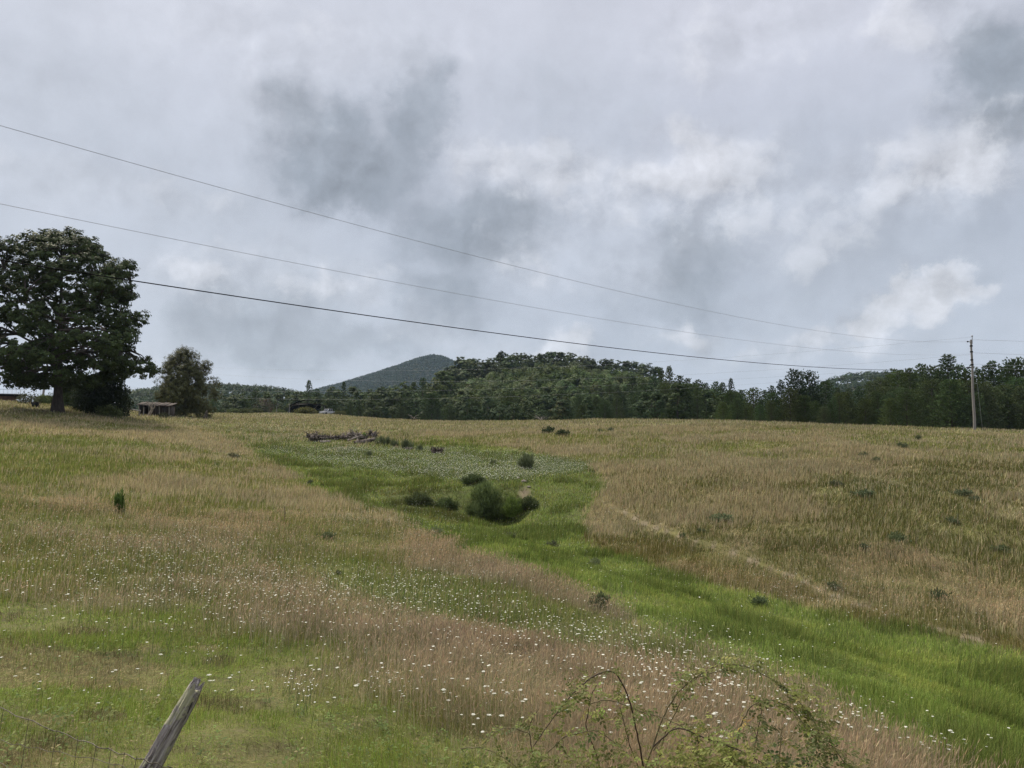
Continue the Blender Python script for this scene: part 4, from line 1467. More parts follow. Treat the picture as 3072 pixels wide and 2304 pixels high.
# named ones first
add_tree('p2', 2850, 1068, 138, 'tallest white pine with layered plumes, just left of the utility pole', colour=(0.052, 0.080, 0.030), wide=1.5)
add_tree('p1', 2388, 1117, 128, 'broad many-topped dark pine standing forward of the right-hand wood', colour=(0.034, 0.054, 0.024), wide=0.95)
add_tree('p1', 2432, 1122, 131, 'right half of the broad dark pine clump standing forward of the wood', colour=(0.036, 0.056, 0.025), wide=0.85)
add_tree('p0', 2345, 1142, 130, 'left shoulder of the broad dark pine clump, lower and narrower', colour=(0.036, 0.056, 0.026), wide=0.85)
add_tree('p2', 2195, 1138, 178, 'slim dark spire of a pine in the dip left of the broad dark pines', colour=(0.036, 0.056, 0.030), wide=0.8)
add_tree('p2', 2010, 1102, 225, 'pointed pine rising above the right shoulder of the wooded hill', wide=0.9)
add_tree('p2', 1985, 1106, 232, 'smaller pointed pine on the right shoulder of the hill, left of its twin', wide=0.8)
add_tree('p2', 925, 1143, 262, 'tall flat-topped pine rising from the left treeline above the barn', wide=0.95)
add_tree('p2', 1030, 1147, 262, 'tall pine with round top in the left treeline, right of the barn', wide=0.75)
add_tree('p0', 888, 1188, 228, 'dark layered spruce directly behind the black barn', colour=(0.03, 0.046, 0.028), wide=1.4)
add_tree('r0', 795, 1196, 222, 'reddish-brown half-bare shrub left of the black barn', colour=(0.085, 0.058, 0.048), wide=1.6)
add_tree('b1', 1680, 1206, 176, 'pale olive rounded shrub-like tree at the foot of the wooded hill', colour=(0.095, 0.105, 0.045), wide=1.2)
add_tree('p3', 1312, 1226, 165, 'small bluish conifer at the field edge below the hill', colour=(0.06, 0.085, 0.055), wide=1.1)
add_tree('b2', 1395, 1075, 395, 'tree with a pale ragged crown at the left end of the hilltop', colour=(0.082, 0.105, 0.045), wide=1.25)
add_tree('b3', 1508, 1056, 400, 'narrow dark tree standing above its neighbours on the hilltop', colour=(0.04, 0.056, 0.026), wide=0.85)
add_tree('p3', 1990, 1240, 150, 'pale fresh-green sapling before the dark trees right of the hill', colour=(0.10, 0.135, 0.055), wide=1.3)
for px_, ty_ in ((1240, 1250), (1620, 1246)):
    q = spot(px_ + 2, 168 if px_ < 1300 else 150)
    m = MB()
    for k_ in range(9):
        a_ = rg.uniform(0, 2 * PI)
        e_ = np.array([math.cos(a_) * 1.5, math.sin(a_) * 1.2, rg.uniform(0.2, 1.2)])
        s_ = np.linspace(0, 1, 5)[:, None]
        m.tube(e_ * s_ + rg.normal(size=(5, 3)) * 0.09, 0.05 * (1.1 - s_[:, 0]), 4, col=(1.5, 1.5, 1.45))
    tag(m.build('fallen_branches', M_DEADWOOD, loc=q + np.array([0, 0, 0.6])), 'pale bare branches lying at the wood edge, ' + ('left of the small bluish conifer' if px_ < 1300 else 'below the pale olive shrub'), 'branches')

# right-hand pine edge: tops read off the photo
RT = [(2180, 1182), (2220, 1186), (2262, 1168), (2296, 1172), (2318, 1160), (2480, 1148), (2515, 1165), (2548, 1170), (2580, 1160), (2612, 1146), (2645, 1142), (2672, 1128), (2700, 1118), (2735, 1106), (2768, 1098), (2800, 1110),
      (2825, 1118), (2880, 1104), (2905, 1118), (2940, 1108), (2962, 1098), (2985, 1084), (3012, 1106), (3032, 1092), (3055, 1083), (3085, 1090), (3120, 1095), (3160, 1088), (3200, 1100)]
for px_, ty_ in RT:
    add_tree('p%d' % random.choice((0, 1, 0, 2)), px_, ty_ + random.uniform(-3, 4), random.uniform(134, 150),
             'dark green pine in the close row behind the right side of the field', G_RIGHT, tint((0.070, 0.102, 0.040), 0.30), random.uniform(0.95, 1.25))
random.seed(11)
for k_ in range(64):
    px_ = 2150 + (3200 - 2150) * (k_ + random.random()) / 64
    ty_ = np.interp(px_, [2150, 2350, 2480, 2800, 3200], [1205, 1185, 1195, 1165, 1160]) + random.uniform(-22, 40)
    add_tree('p%d' % random.choice((1, 3, 1, 0)), px_, ty_, random.uniform(112, 132),
             'lower bushy pine at the front of the row behind the right side of the field', G_RIGHT, tint((0.074, 0.106, 0.042), 0.30), random.uniform(0.95, 1.3))
# treeline left of the hill
LT = [(575, 1222), (610, 1205), (640, 1198), (672, 1190), (700, 1186), (730, 1178), (765, 1172), (800, 1176), (832, 1178), (862, 1172), (895, 1168), (950, 1166), (985, 1168), (1005, 1164), (1055, 1166), (1085, 1170),
      (1118, 1168), (1150, 1166), (1182, 1160), (1210, 1152), (1240, 1146), (1268, 1136), (1300, 1128), (1330, 1118)]
for px_, ty_ in LT:
    kd = random.choice(('b0', 'b1', 'b2', 'b3', 'b4', 'p0', 'p2'))
    add_tree(kd, px_, ty_ + random.uniform(-3, 5), random.uniform(255, 300),
             'pine in the treeline between the far hill and the wooded hill' if kd[0] == 'p' else 'green broadleaf tree in the treeline between the far hill and the wooded hill', G_MID, None, random.uniform(1.0, 1.3))
for k_ in range(58):
    px_ = 560 + (1420 - 560) * (k_ + random.random()) / 58
    ty_ = np.interp(px_, [560, 900, 1420], [1222, 1200, 1190]) + random.uniform(-12, 30)
    kd = random.choice(('b0', 'b1', 'b2', 'b3', 'b4', 'p0', 'p1', 'p1', 'p3'))
    add_tree(kd, px_, ty_, random.uniform(212, 248),
             'lower dark pine at the front of the left treeline' if kd[0] == 'p' else 'lower leafy tree at the front of the left treeline', G_MID, tint(PINE_G if kd[0] == 'p' else (0.056, 0.08, 0.034)), random.uniform(1.0, 1.35))
# foot of the hill
for k_ in range(86):
    px_ = 1400 + (2230 - 1400) * (k_ + random.random()) / 86
    ty_ = np.interp(px_, [1400, 1600, 1800, 1950, 2080, 2230], [1200, 1205, 1195, 1172, 1160, 1180]) + random.uniform(-14, 38)
    kd = random.choice(('b0', 'b1', 'b2', 'b3', 'b4', 'p0', 'p1', 'p1', 'p3', 'p3'))
    add_tree(kd, px_, ty_, random.uniform(176, 232) if px_ < 1950 else random.uniform(150, 185),
             'lower pine along the foot of the wooded hill' if kd[0] == 'p' else 'lower leafy tree along the foot of the wooded hill', G_MID, tint(PINE_G if kd[0] == 'p' else (0.056, 0.082, 0.034)), random.uniform(0.95, 1.3))
for px_, ty_, D_ in ((1830, 1150, 245), (1855, 1160, 240), (1900, 1130, 235), (1930, 1142, 228), (1965, 1128, 222), (2040, 1130, 215), (2065, 1138, 210), (2095, 1142, 205), (2120, 1152, 200), (2150, 1148, 192), (2170, 1150, 186),
                     (1870, 1185, 205), (1915, 1175, 200), (1945, 1190, 190), (2075, 1172, 175), (2110, 1180, 168), (2225, 1172, 165)):
    add_tree(random.choice(('p0', 'p2', 'p0', 'p1')), px_, ty_, D_, 'dark pine in the gap between the wooded hill and the right pines', G_MID, tint((0.062, 0.09, 0.038), 0.25), random.uniform(1.0, 1.25))
# hill crown: tops along the skyline
HT = [(1345, 1108), (1362, 1098), (1378, 1086), (1415, 1078), (1435, 1084), (1455, 1080), (1478, 1074), (1495, 1068), (1528, 1068), (1548, 1064), (1568, 1062), (1588, 1072), (1606, 1058), (1622, 1064), (1642, 1060), (1660, 1056),
      (1680, 1058), (1700, 1062), (1722, 1066), (1742, 1066), (1760, 1070), (1772, 1082), (1792, 1082), (1812, 1078), (1834, 1082), (1858, 1086), (1880, 1086), (1902, 1088), (1925, 1092), (1948, 1096), (1968, 1106)]
for px_, ty_ in HT:
    add_tree('b%d' % random.randrange(5), px_, ty_ + random.uniform(-2, 3), random.uniform(385, 425), 'tall broadleaf tree on the skyline of the wooded hill', G_HILL, tint((0.058, 0.08, 0.033), 0.25), random.uniform(0.95, 1.25))
# the slope of the hill, nearest trees one by one, the rest as one wood
cand = []
rw = np.random.default_rng(17)
while len(cand) < 900:
    y_ = rw.uniform(225, 420)
    px_ = rw.uniform(1180, 2160)
    x_ = (px_ - CX) / F * y_
    if hills(np.array([x_]), np.array([y_]))[0] < -0.5:
        continue
    if all((x_ - a) ** 2 + (y_ - b) ** 2 > 5.2 ** 2 for a, b in cand):
        cand.append((x_, y_))
    elif rw.random() < 0.003:
        cand.append((x_, y_))
cand.sort(key=lambda c: c[1])
near, rest = cand[:215], cand[215:]
for x_, y_ in near:
    kd = rw.random()
    pxx = CX + F * x_ / y_
    q = np.array([x_, y_, gz(x_, y_) - 0.3])
    N_TREES += 1
    if kd < 0.72:
        i_ = int(rw.integers(5))
        plant('broadleaf_tree', BROADS[i_], q, rw.uniform(0.62, 0.98), 'rounded green tree among many on the face of the wooded hill', 'tree', tint(BROAD_G, 0.28), G_HILL, sxy=rw.uniform(0.95, 1.25))
    else:
        i_ = int(rw.integers(3))
        plant('pine_tree', PINES[i_], q, rw.uniform(8.0, 12.5) / PH[i_], 'pine among the leafy trees on the face of the wooded hill', 'pine tree', tint(PINE_G), 'pines on the wooded hill', sxy=rw.uniform(1.0, 1.3))


def wood(name, pts, hts, radii, n_leaf, leaf, colours, seed, label):
    r_ = np.random.default_rng(seed)
    mb = MB()
    for (x, y), h, R, c in zip(pts, hts, radii, colours):
        z0 = gz(x, y)
        d = unit(r_.normal(size=(n_leaf, 3)))
        d[:, 2] = np.abs(d[:, 2]) * 1.0 - 0.25
        sub = unit(r_.normal(size=(6, 3)) + np.array([0, 0, 0.5]))
        nr = sub[np.argmax(d @ sub.T, 1)]
        d = d * 0.6 + nr * 0.5
        P = np.array([x, y, z0 + h * 0.55]) + d * np.array([R, R, h * 0.45]) * r_.uniform(0.55, 1.0, (n_leaf, 1))
        leaves(mb, P, leaf * r_.uniform(0.7, 1.25, n_leaf), r_, 0.7, 0.5, out=unit(d), col=np.array(c) * r_.uniform(0.7, 1.3, (n_leaf, 1)))
    o = mb.build(name, M_LEAF)
    tag(o, label, 'woodland', kind='stuff')
    return o


def tones(n, seed, base=BROAD_G, v=0.28):
    r_ = np.random.default_rng(seed)
    k = r_.uniform(1 - v, 1 + v, (n, 1))
    return np.array(base) * k * (1 + r_.normal(size=(n, 3)) * 0.07)


rest_p = rest
wood('forest', rest_p, rw.uniform(10, 14.5, len(rest_p)), rw.uniform(4.3, 6.2, len(rest_p)), 430, 0.46, tones(len(rest_p), 5), 6, 'dense green broadleaf wood covering the upper face of the middle hill')


def scatter(n, x0, x1, y0, y1, minpx, maxpx, gap, seed, minh=-2.0):
    r_ = np.random.default_rng(seed)
    X = r_.uniform(x0, x1, n)
    Y = r_.uniform(y0, y1, n)
    pxx, _ = project(X, Y, ground(X, Y))
    k = (pxx > minpx) & (pxx < maxpx) & (hills(X, Y) > minh)
    X, Y = X[k], Y[k]
    cell = {}
    out_ = []
    for a, b in zip(X, Y):
        key = (int(a // gap), int(b // gap))
        if key not in cell:
            cell[key] = 1
            out_.append((a, b))
    return out_


P_ = scatter(26000, -700, 30, 1350, 2330, 900, 1480, 7.5, 41, 25)
wood('mountain_forest', P_, rw.uniform(9, 15, len(P_)), rw.uniform(3.8, 5.6, len(P_)), 52, 1.25, tones(len(P_), 7, (0.026, 0.046, 0.030)), 8, 'unbroken forest on the blue hazy peak beyond the treeline')
P_ = scatter(16000, -520, -60, 380, 790, 380, 1120, 6.2, 42, 3)
wood('hill_forest', P_, rw.uniform(8, 13, len(P_)), rw.uniform(3.2, 4.8, len(P_)), 110, 0.66, tones(len(P_), 9, (0.046, 0.068, 0.031)), 10, 'wooded low ridge on the far left between the feathery tree and the barn')
P_ = scatter(14000, 200, 560, 480, 850, 2380, 2960, 6.2, 43, 3)
wood('hill_forest', P_, rw.uniform(8, 13, len(P_)), rw.uniform(3.2, 4.8, len(P_)), 110, 0.66, tones(len(P_), 11, (0.042, 0.064, 0.029)), 12, 'rounded wooded hill behind the right-hand pines')
P_ = scatter(9000, -260, 260, 300, 380, 560, 3100, 6.5, 44, -4)
wood('background_wood', P_, rw.uniform(7, 11, len(P_)), rw.uniform(3.0, 4.4, len(P_)), 130, 0.6, tones(len(P_), 13, (0.045, 0.066, 0.032)), 14, 'dark wood filling the low ground behind the nearer trees')

# ------------------------------------------------------------------ haze
HAZE_DENSITY = 0.00006
m_hz, t_, out_ = new_mat('pale_haze')
pv = t_.n('ShaderNodeVolumePrincipled')
pv.inputs['Color'].default_value = (0.60, 0.80, 1.0, 1)
pv.inputs['Density'].default_value = HAZE_DENSITY
pv.inputs['Anisotropy'].default_value = 0.0
t_.l(pv.outputs[0], out_.inputs['Volume'])
m = MB()
zmin = float(GZ.min())
m.box((-RMAX - 60, -RMAX - 60, zmin - 1.0), (RMAX + 60, RMAX + 60, 236.0))
hz = m.build('haze', m_hz)
tag(hz, 'thin blue-grey summer haze hanging over the whole valley', 'haze', kind='stuff')

# ------------------------------------------------------------------ grass: real blades, thinning with distance
def sample_ground(n, r0, r1, seed, amax=0.70, power=0.0):
    """Points spread over the field; density falls off with distance as the eye resolves less."""
    r_ = np.random.default_rng(seed)
    th = r_.uniform(-amax, amax, n)
    u = r_.uniform(0, 1, n)
    if abs(power) < 1e-6:
        r = r0 * (r1 / r0) ** u
    else:
        r = (r0 ** power + u * (r1 ** power - r0 ** power)) ** (1 / power)
    x, y = r * np.sin(th), r * np.cos(th)
    return x, y, ground(x, y), r, r_


# dry thatch and dark tussocks in the grazed grass by the post
PALE_SPOTS = [(258, 2012, 48, 20), (225, 2028, 50, 14), (455, 2062, 46, 24), (435, 2100, 32, 10), (25, 2012, 60, 28), (60, 2040, 70, 20), (620, 1945, 40, 10), (780, 2105, 70, 14), (700, 2200, 40, 12), (440, 1945, 40, 12), (130, 2165, 60, 16)]
DARK_SPOTS = [(115, 1968, 80, 16), (335, 1985, 70, 34), (270, 1972, 40, 16), (400, 2010, 40, 18), (150, 2240, 90, 26), (10, 2275, 70, 24), (310, 2150, 60, 18), (690, 2115, 110, 24), (560, 2250, 60, 16), (20, 1850, 60, 20), (660, 1990, 60, 18), (880, 2030, 70, 20), (230, 1900, 90, 16), (800, 2250, 80, 20)]


def grass_points(n, r0, r1, seed, power=0.0):
    x, y, z, r, r_ = sample_ground(n, r0, r1, seed, power=power)
    o = zones(x, y, z, r_)
    n1 = fbm(x * 0.16, y * 0.16, 31, 4)
    n2 = fbm(x * 0.55, y * 0.55, 44, 3)
    n3 = fbm(x * 1.6, y * 1.6, 47, 2)
    N = len(x)
    u = r_.uniform(0, 1, N)
    # the tall dry meadow: seed stalks over an olive sward
    greenpatch = np.clip((n1 - 0.44) * 4.0, 0, 1) * 0.75 + np.clip((n2 - 0.52) * 4, 0, 1) * 0.35
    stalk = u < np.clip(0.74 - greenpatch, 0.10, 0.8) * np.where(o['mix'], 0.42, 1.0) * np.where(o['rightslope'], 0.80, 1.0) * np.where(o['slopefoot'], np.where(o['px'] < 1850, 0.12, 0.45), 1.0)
    h = np.where(stalk, r_.uniform(0.22, 0.46, N), r_.uniform(0.09, 0.28, N))
    tan_c = np.array([0.335, 0.288, 0.190]) * (0.80 + 0.45 * n2[:, None])
    pink = np.array([0.335, 0.278, 0.222])
    tan_c = tan_c * 0.6 + pink * 0.4 * (0.8 + 0.4 * n1[:, None])
    olive = np.array([0.20, 0.195, 0.075])
    grn = np.array([0.15, 0.175, 0.055])
    sw = np.where((r_.uniform(0, 1, (N, 1)) < 0.5), olive, grn)
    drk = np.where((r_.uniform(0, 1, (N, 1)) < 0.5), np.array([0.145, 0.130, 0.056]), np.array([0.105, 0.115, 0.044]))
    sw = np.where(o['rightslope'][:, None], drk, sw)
    col = np.where(stalk[:, None], tan_c, sw)
    lean = np.where(stalk, 0.22, 0.45)

    def zone(mask, hlo, hhi, cols, ps, ln, keep=None):
        m = np.where(mask)[0]
        if not len(m):
            return
        ch = r_.choice(len(cols), len(m), p=ps)
        h[m] = r_.uniform(hlo, hhi, len(m))
        col[m] = np.array(cols)[ch]
        lean[m] = ln
        stalk[m] = False
    ff = o['farfield'] & ~o['valley']
    dry = r_.uniform(0, 1, N) < 0.45
    zone(ff & ~(stalk & dry), 0.16, 0.38, [(0.285, 0.245, 0.142), (0.205, 0.20, 0.088), (0.145, 0.165, 0.062)], [0.45, 0.35, 0.2], 0.3)
    lg = o['leftgreen']
    zone(lg & ~(stalk & (r_.uniform(0, 1, N) < 0.30)), 0.12, 0.34, [(0.18, 0.195, 0.068), (0.14, 0.175, 0.054), (0.25, 0.22, 0.11)], [0.4, 0.42, 0.18], 0.35)
    mg_ = o['midgreen']
    zone(mg_ & ~(stalk & (r_.uniform(0, 1, N) < 0.07)), 0.07, 0.22, [(0.175, 0.205, 0.066), (0.135, 0.180, 0.050), (0.25, 0.23, 0.11)], [0.4, 0.42, 0.18], 0.35)
    v = o['valley']
    bright = np.clip((o['py'] - 1480) / 160.0, 0, 1)
    low = v & (r_.uniform(0, 1, N) < 0.35 + 0.65 * bright)
    zone(v, 0.07, 0.20, [(0.155, 0.185, 0.058), (0.125, 0.165, 0.048), (0.235, 0.215, 0.10)], [0.42, 0.38, 0.20], 0.45)
    zone(low, 0.08, 0.24, [(0.165, 0.215, 0.060), (0.128, 0.172, 0.050), (0.250, 0.270, 0.100)], [0.42, 0.38, 0.20], 0.45)
    zone(o['slopefoot'] & ~stalk, 0.12, 0.36, [(0.155, 0.135, 0.055), (0.115, 0.115, 0.042), (0.20, 0.165, 0.075)], [0.4, 0.35, 0.25], 0.35)
    zone(o['bank'], 0.08, 0.24, [(0.105, 0.13, 0.042), (0.13, 0.14, 0.05), (0.16, 0.145, 0.065)], [0.5, 0.3, 0.2], 0.4)
    rough_tuft = v & (n2 > 0.58)
    h[rough_tuft] *= 1.9
    col[rough_tuft] *= np.array([0.72, 0.70, 0.75])
    pale_tuft = v & (n2 < 0.40)
    col[pale_tuft] *= np.array([1.22, 1.12, 1.15])
    lw = o['lawn']
    brown = np.clip((n2 - 0.47) * 7 + (n1 - 0.5) * 2, 0, 0.85) * np.clip((o['py'] - 1850) / 120.0, 0, 1) * np.clip((1300 - o['px']) / 500, 0, 1)
    zone(lw, 0.04, 0.13, [(0.165, 0.232, 0.048), (0.185, 0.228, 0.062), (0.12, 0.182, 0.038), (0.235, 0.228, 0.085)], [0.34, 0.30, 0.20, 0.16], 0.85)
    pxg, pyg = project(x, y, z)
    jig = (n3 - 0.5) * 1.1 + (n2 - 0.5) * 0.8

    def spots_at(lst):
        m_ = np.zeros(N, bool)
        for a_, b_, ra_, rb_ in lst:
            m_ |= np.hypot((pxg - a_) / ra_, (pyg - b_) / rb_) + jig < 0.95
        return m_
    pale_ = spots_at(PALE_SPOTS) & (r_.uniform(0, 1, N) < 0.8)
    zone(pale_, 0.02, 0.09, [(0.36, 0.30, 0.19), (0.28, 0.23, 0.14), (0.21, 0.19, 0.09)], [0.45, 0.35, 0.2], 1.3)
    dark_ = spots_at(DARK_SPOTS) & (r_.uniform(0, 1, N) < 0.8)
    zone(dark_, 0.04, 0.15, [(0.10, 0.085, 0.05), (0.075, 0.085, 0.035), (0.16, 0.13, 0.08)], [0.4, 0.35, 0.25], 1.0)
    tuft = lw & (n3 > 0.60)
    h[tuft] *= 1.6
    b = lw & (r_.uniform(0, 1, N) < brown)
    zone(b, 0.03, 0.12, [(0.25, 0.20, 0.12), (0.17, 0.135, 0.085), (0.32, 0.265, 0.17)], [0.45, 0.35, 0.2], 0.9)
    # thin ragged edges of tall stalks inside the lawn, none on the trail or bare earth
    td = o['trail']
    ts = o['trail_s']
    worn = np.where(ts < 3.2, 0.12, np.where(ts < 6, 0.09, 0.05)) + 0.30 * (vnoise(ts * 2.7, ts * 0, 66) - 0.5) * np.clip(ts - 2.5, 0, 1)
    on = td < worn + 0.10 * (n3 - 0.5)
    keep = ~(on & (r_.uniform(0, 1, N) < 0.93))
    near_tr = (td < 0.4) & ~on
    h[near_tr] *= 0.55
    d1 = np.hypot((x - 0.75) / 0.38, (y - 45.0) / 1.2)
    d2 = np.hypot((x + 2.7) / 0.35, (y - 41.0) / 0.8)
    d3 = np.hypot((x + 14.3) / 1.9, (y - 64.4) / 1.2)
    bare = np.minimum(np.minimum(d1, d2), d3) < 0.7 + 0.6 * n3
    keep &= ~(bare & (r_.uniform(0, 1, N) < 0.85))
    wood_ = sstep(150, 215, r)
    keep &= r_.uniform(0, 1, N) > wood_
    pressed = np.clip((fbm(x * 0.42, y * 0.42, 83, 3) - 0.56) * 9, 0, 1)
    lean = lean * (1 + 1.6 * pressed)
    h = h * (1 - 0.35 * pressed)
    # patches lean together, as wind and rain have pressed them
    wa = (fbm(x * 0.25, y * 0.25, 61, 3) - 0.5) * 5.0 + r_.normal(size=N) * 0.9
    greyer = np.where(stalk, np.clip((32 - r) / 14, 0, 1), 0)[:, None]
    col = col * (np.array([1.0, 1.0, 0.80]) * (1 - greyer) + np.array([0.98, 1.0, 0.91]) * greyer)
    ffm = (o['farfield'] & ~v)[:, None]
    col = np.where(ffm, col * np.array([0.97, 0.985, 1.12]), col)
    col = np.where(low[:, None], col * np.array([1.08, 1.13, 1.05]), col)
    col = col * r_.uniform(0.55, 1.42, (N, 1)) * (1 + r_.normal(size=(N, 3)) * 0.05) * (0.80 + 0.42 * n3[:, None])
    k = keep
    return x[k], y[k], z[k], r[k], h[k] * (0.72 + 0.56 * n2[k]), np.clip(col[k], 0.01, 1), lean[k], wa[k], stalk[k], r_


def build_grass(mb, n, r0, r1, seed, segs, wmin, wpx, power=0.0):
    x, y, z, r, h, col, lean, wa, stalk, r_ = grass_points(n, r0, r1, seed, power)
    N = len(x)
    B = np.stack([x, y, z - 0.01], 1)
    fa = r_.uniform(0, 2 * PI, N)
    side = np.stack([np.cos(fa), np.sin(fa), np.zeros(N)], 1)
    if segs == 1:      # far blades stand broadside for a clump of several
        ta = np.arctan2(x, y) + r_.normal(size=N) * 0.5
        side = np.stack([np.cos(ta), -np.sin(ta), np.zeros(N)], 1)
    w = np.maximum(wmin, wpx * r) * r_.uniform(0.6, 1.35, N)
    ln = np.abs(r_.normal(size=N)) * lean * 1.1 + 0.04
    tip = np.stack([np.cos(wa) * ln, np.sin(wa) * ln, np.sqrt(np.maximum(1 - ln ** 2, 0.15))], 1) * h[:, None]
    s = side * w[:, None] * 0.5
    if segs == 1:
        V = np.stack([B - s, B + s, B + tip], 1).reshape(-1, 3)
        mb.add(V, np.arange(3 * N).reshape(N, 3), np.repeat(col, 3, 0))
        return
    mid = np.stack([tip[:, 0] * 0.32, tip[:, 1] * 0.32, tip[:, 2] * 0.58], 1)
    droop = tip - np.stack([np.zeros(N), np.zeros(N), ln * h * 0.35], 1)
    wm = np.where(stalk, 0.6, 0.85)[:, None]
    V = np.stack([B - s, B + s, B + mid + s * wm, B + mid - s * wm, B + droop], 1).reshape(-1, 3)
    i = np.arange(N)[:, None] * 5
    c5 = np.repeat(col, 5, 0)
    base = mb.n
    mb.add(V, i + np.array([0, 1, 2, 3]), c5)
    mb.f.append(base + i + np.array([3, 2, 4]))
    mb.m.append(np.zeros(N, np.int32))
    # seed heads on the near stalks
    q = np.where(stalk)[0]
    if len(q) and r1 < 40:
        T = B[q] + droop[q]
        d = unit(droop[q] - mid[q])
        L = h[q, None] * r_.uniform(0.14, 0.24, (len(q), 1))
        sd = side[q] * w[q, None] * 0.85
        V = np.stack([T - d * L, T - d * L * 0.5 + sd, T + d * L * 0.15, T - d * L * 0.5 - sd], 1).reshape(-1, 3)
        hc = np.clip(col[q] * np.array([1.12, 0.98, 0.95]), 0, 1)
        mb.add(V, np.arange(4 * len(q)).reshape(-1, 4), np.repeat(hc, 4, 0))


mb = MB()
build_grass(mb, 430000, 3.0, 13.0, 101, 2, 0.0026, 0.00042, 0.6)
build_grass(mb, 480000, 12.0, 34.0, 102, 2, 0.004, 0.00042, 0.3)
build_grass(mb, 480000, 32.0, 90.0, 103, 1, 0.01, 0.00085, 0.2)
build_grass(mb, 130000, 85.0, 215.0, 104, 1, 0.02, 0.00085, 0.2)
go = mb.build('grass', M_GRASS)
tag(go, 'tall dry meadow grass with tan seed stalks, and shorter green grass in the valley', 'grass', kind='stuff')

# ------------------------------------------------------------------ white flowers
FL_SPOTS = [  # px, py, spread x, spread y, share
    (120, 1690, 260, 60, 5), (560, 1640, 220, 60, 8), (420, 1700, 300, 55, 9), (760, 1700, 260, 70, 9), (500, 1790, 350, 50, 9), (900, 1790, 260, 60, 11), (1150, 1810, 220, 70, 9),
    (1330, 1850, 200, 70, 6), (1560, 1930, 240, 70, 7), (1800, 1970, 220, 70, 7), (2050, 2080, 220, 80, 9), (1250, 1760, 200, 50, 5), (2150, 2140, 200, 60, 4), (2450, 2240, 180, 40, 2.5), (2850, 2290, 160, 20, 1.0),
    (650, 1880, 300, 60, 4), (300, 1900, 300, 80, 1.6), (250, 2050, 260, 90, 0.7), (700, 2080, 260, 90, 0.8), (1150, 2090, 300, 90, 1.6), (1500, 2150, 240, 80, 1.6), (1900, 2200, 300, 70, 2.5)]
FL_FAR = [
    (1200, 1590, 130, 45, 10), (1080, 1560, 110, 40, 6), (1300, 1620, 120, 40, 5), (300, 1262, 260, 14, 5), (560, 1320, 240, 60, 6), (780, 1350, 200, 60, 9), (860, 1300, 200, 35, 8), (650, 1400, 220, 60, 4),
    (1500, 1480, 400, 60, 5), (1250, 1500, 300, 50, 5), (1750, 1560, 200, 60, 4), (2050, 1750, 260, 50, 4), (2450, 1790, 160, 50, 5), (2700, 1470, 160, 30, 4), (2600, 1420, 300, 50, 3), (2900, 1340, 200, 30, 4),
    (2500, 1600, 500, 150, 4), (1900, 1380, 220, 40, 3), (700, 1560, 400, 80, 5), (200, 1450, 240, 60, 6), (100, 1560, 140, 60, 5), (2300, 1320, 220, 18, 4), (2700, 1860, 300, 60, 3), (1800, 1640, 150, 50, 3)]


def flower_px(spots, n, r_):
    wts = np.array([q[4] for q in spots], float)
    k = r_.choice(len(spots), n, p=wts / wts.sum())
    S = np.array([q[:4] for q in spots], float)[k]
    return S[:, 0] + r_.normal(size=n) * S[:, 2] * 0.75, S[:, 1] + r_.normal(size=n) * S[:, 3] * 0.75


r_ = np.random.default_rng(201)
fx, fy = flower_px(FL_SPOTS, 3900, r_)
P1 = land(fx, np.maximum(fy, 1290))
fx, fy = flower_px(FL_FAR, 3600, r_)
P2 = land(fx, np.maximum(fy, 1255))
ALLF = np.vstack([P1, P2])
ALLF = ALLF[~np.isnan(ALLF[:, 1])]
ALLF = ALLF[np.argsort(ALLF[:, 1])]
# the nearest are flowers of their own: a thin stem, a lacy flat head of many small florets


def umbel(mb, c, R, r_, n=26, tilt=None, mat=1):
    t0 = unit(np.array([r_.normal() * 0.10, r_.normal() * 0.10, 1.0])) if tilt is None else tilt
    a = unit(np.cross(t0, [1.0, 0.2, 0]))
    b = np.cross(t0, a)
    for k in range(n):
        q = math.sqrt((k + 0.5) / n) * R * r_.uniform(0.85, 1.12)
        th = k * 2.39996
        p = c + a * q * math.cos(th) + b * q * math.sin(th) + t0 * (-(q / R) ** 2 * 0.16 * R + r_.normal() * 0.05 * R)
        fr = R * r_.uniform(0.16, 0.25)
        an = np.arange(5) / 5 * 2 * PI + r_.uniform(0, 6)
        V = p + fr * (np.cos(an)[:, None] * a + np.sin(an)[:, None] * b)
        V = np.vstack([V, p + t0 * fr * 0.35])
        mb.add(V, [(i, (i + 1) % 5, 5) for i in range(5)], np.array([0.64, 0.64, 0.56]) * r_.uniform(0.8, 1.08), mat)


FM = []
for k_ in range(6):
    r2 = np.random.default_rng(300 + k_)
    H_ = r2.uniform(0.30, 0.50)
    ms, mh = MB(), MB()
    bend = r2.normal(size=2) * 0.06
    P = np.array([(0, 0, -0.03), (bend[0] * 0.4, bend[1] * 0.4, H_ * 0.5), (bend[0], bend[1], H_)])
    ms.tube(P, [0.0022, 0.002, 0.0016], 4, col=(0.20, 0.23, 0.09), cap=False)
    P3 = P[1] + np.array([0.07, 0.03, 0.12])
    ms.tube([P[1], P3], [0.0016, 0.001], 3, col=(0.20, 0.23, 0.09), cap=False)
    for j in range(9):
        an = j * 0.7
        ms.add([P[2] - np.array([0, 0, 0.03]), P[2] + np.array([0.03 * math.cos(an), 0.03 * math.sin(an), -0.004]), P[2] + np.array([0.03 * math.cos(an + 0.15), 0.03 * math.sin(an + 0.15), -0.004])], [(0, 1, 2)], (0.12, 0.15, 0.06))
    umbel(mh, P[2], r2.uniform(0.014, 0.023), r2, 30, mat=0)
    FM.append((ms.mesh('flower_stem', M_GRASS), mh.mesh('flower_umbel', M_PETAL)))
nearf, farf = ALLF[:292], ALLF[292:]
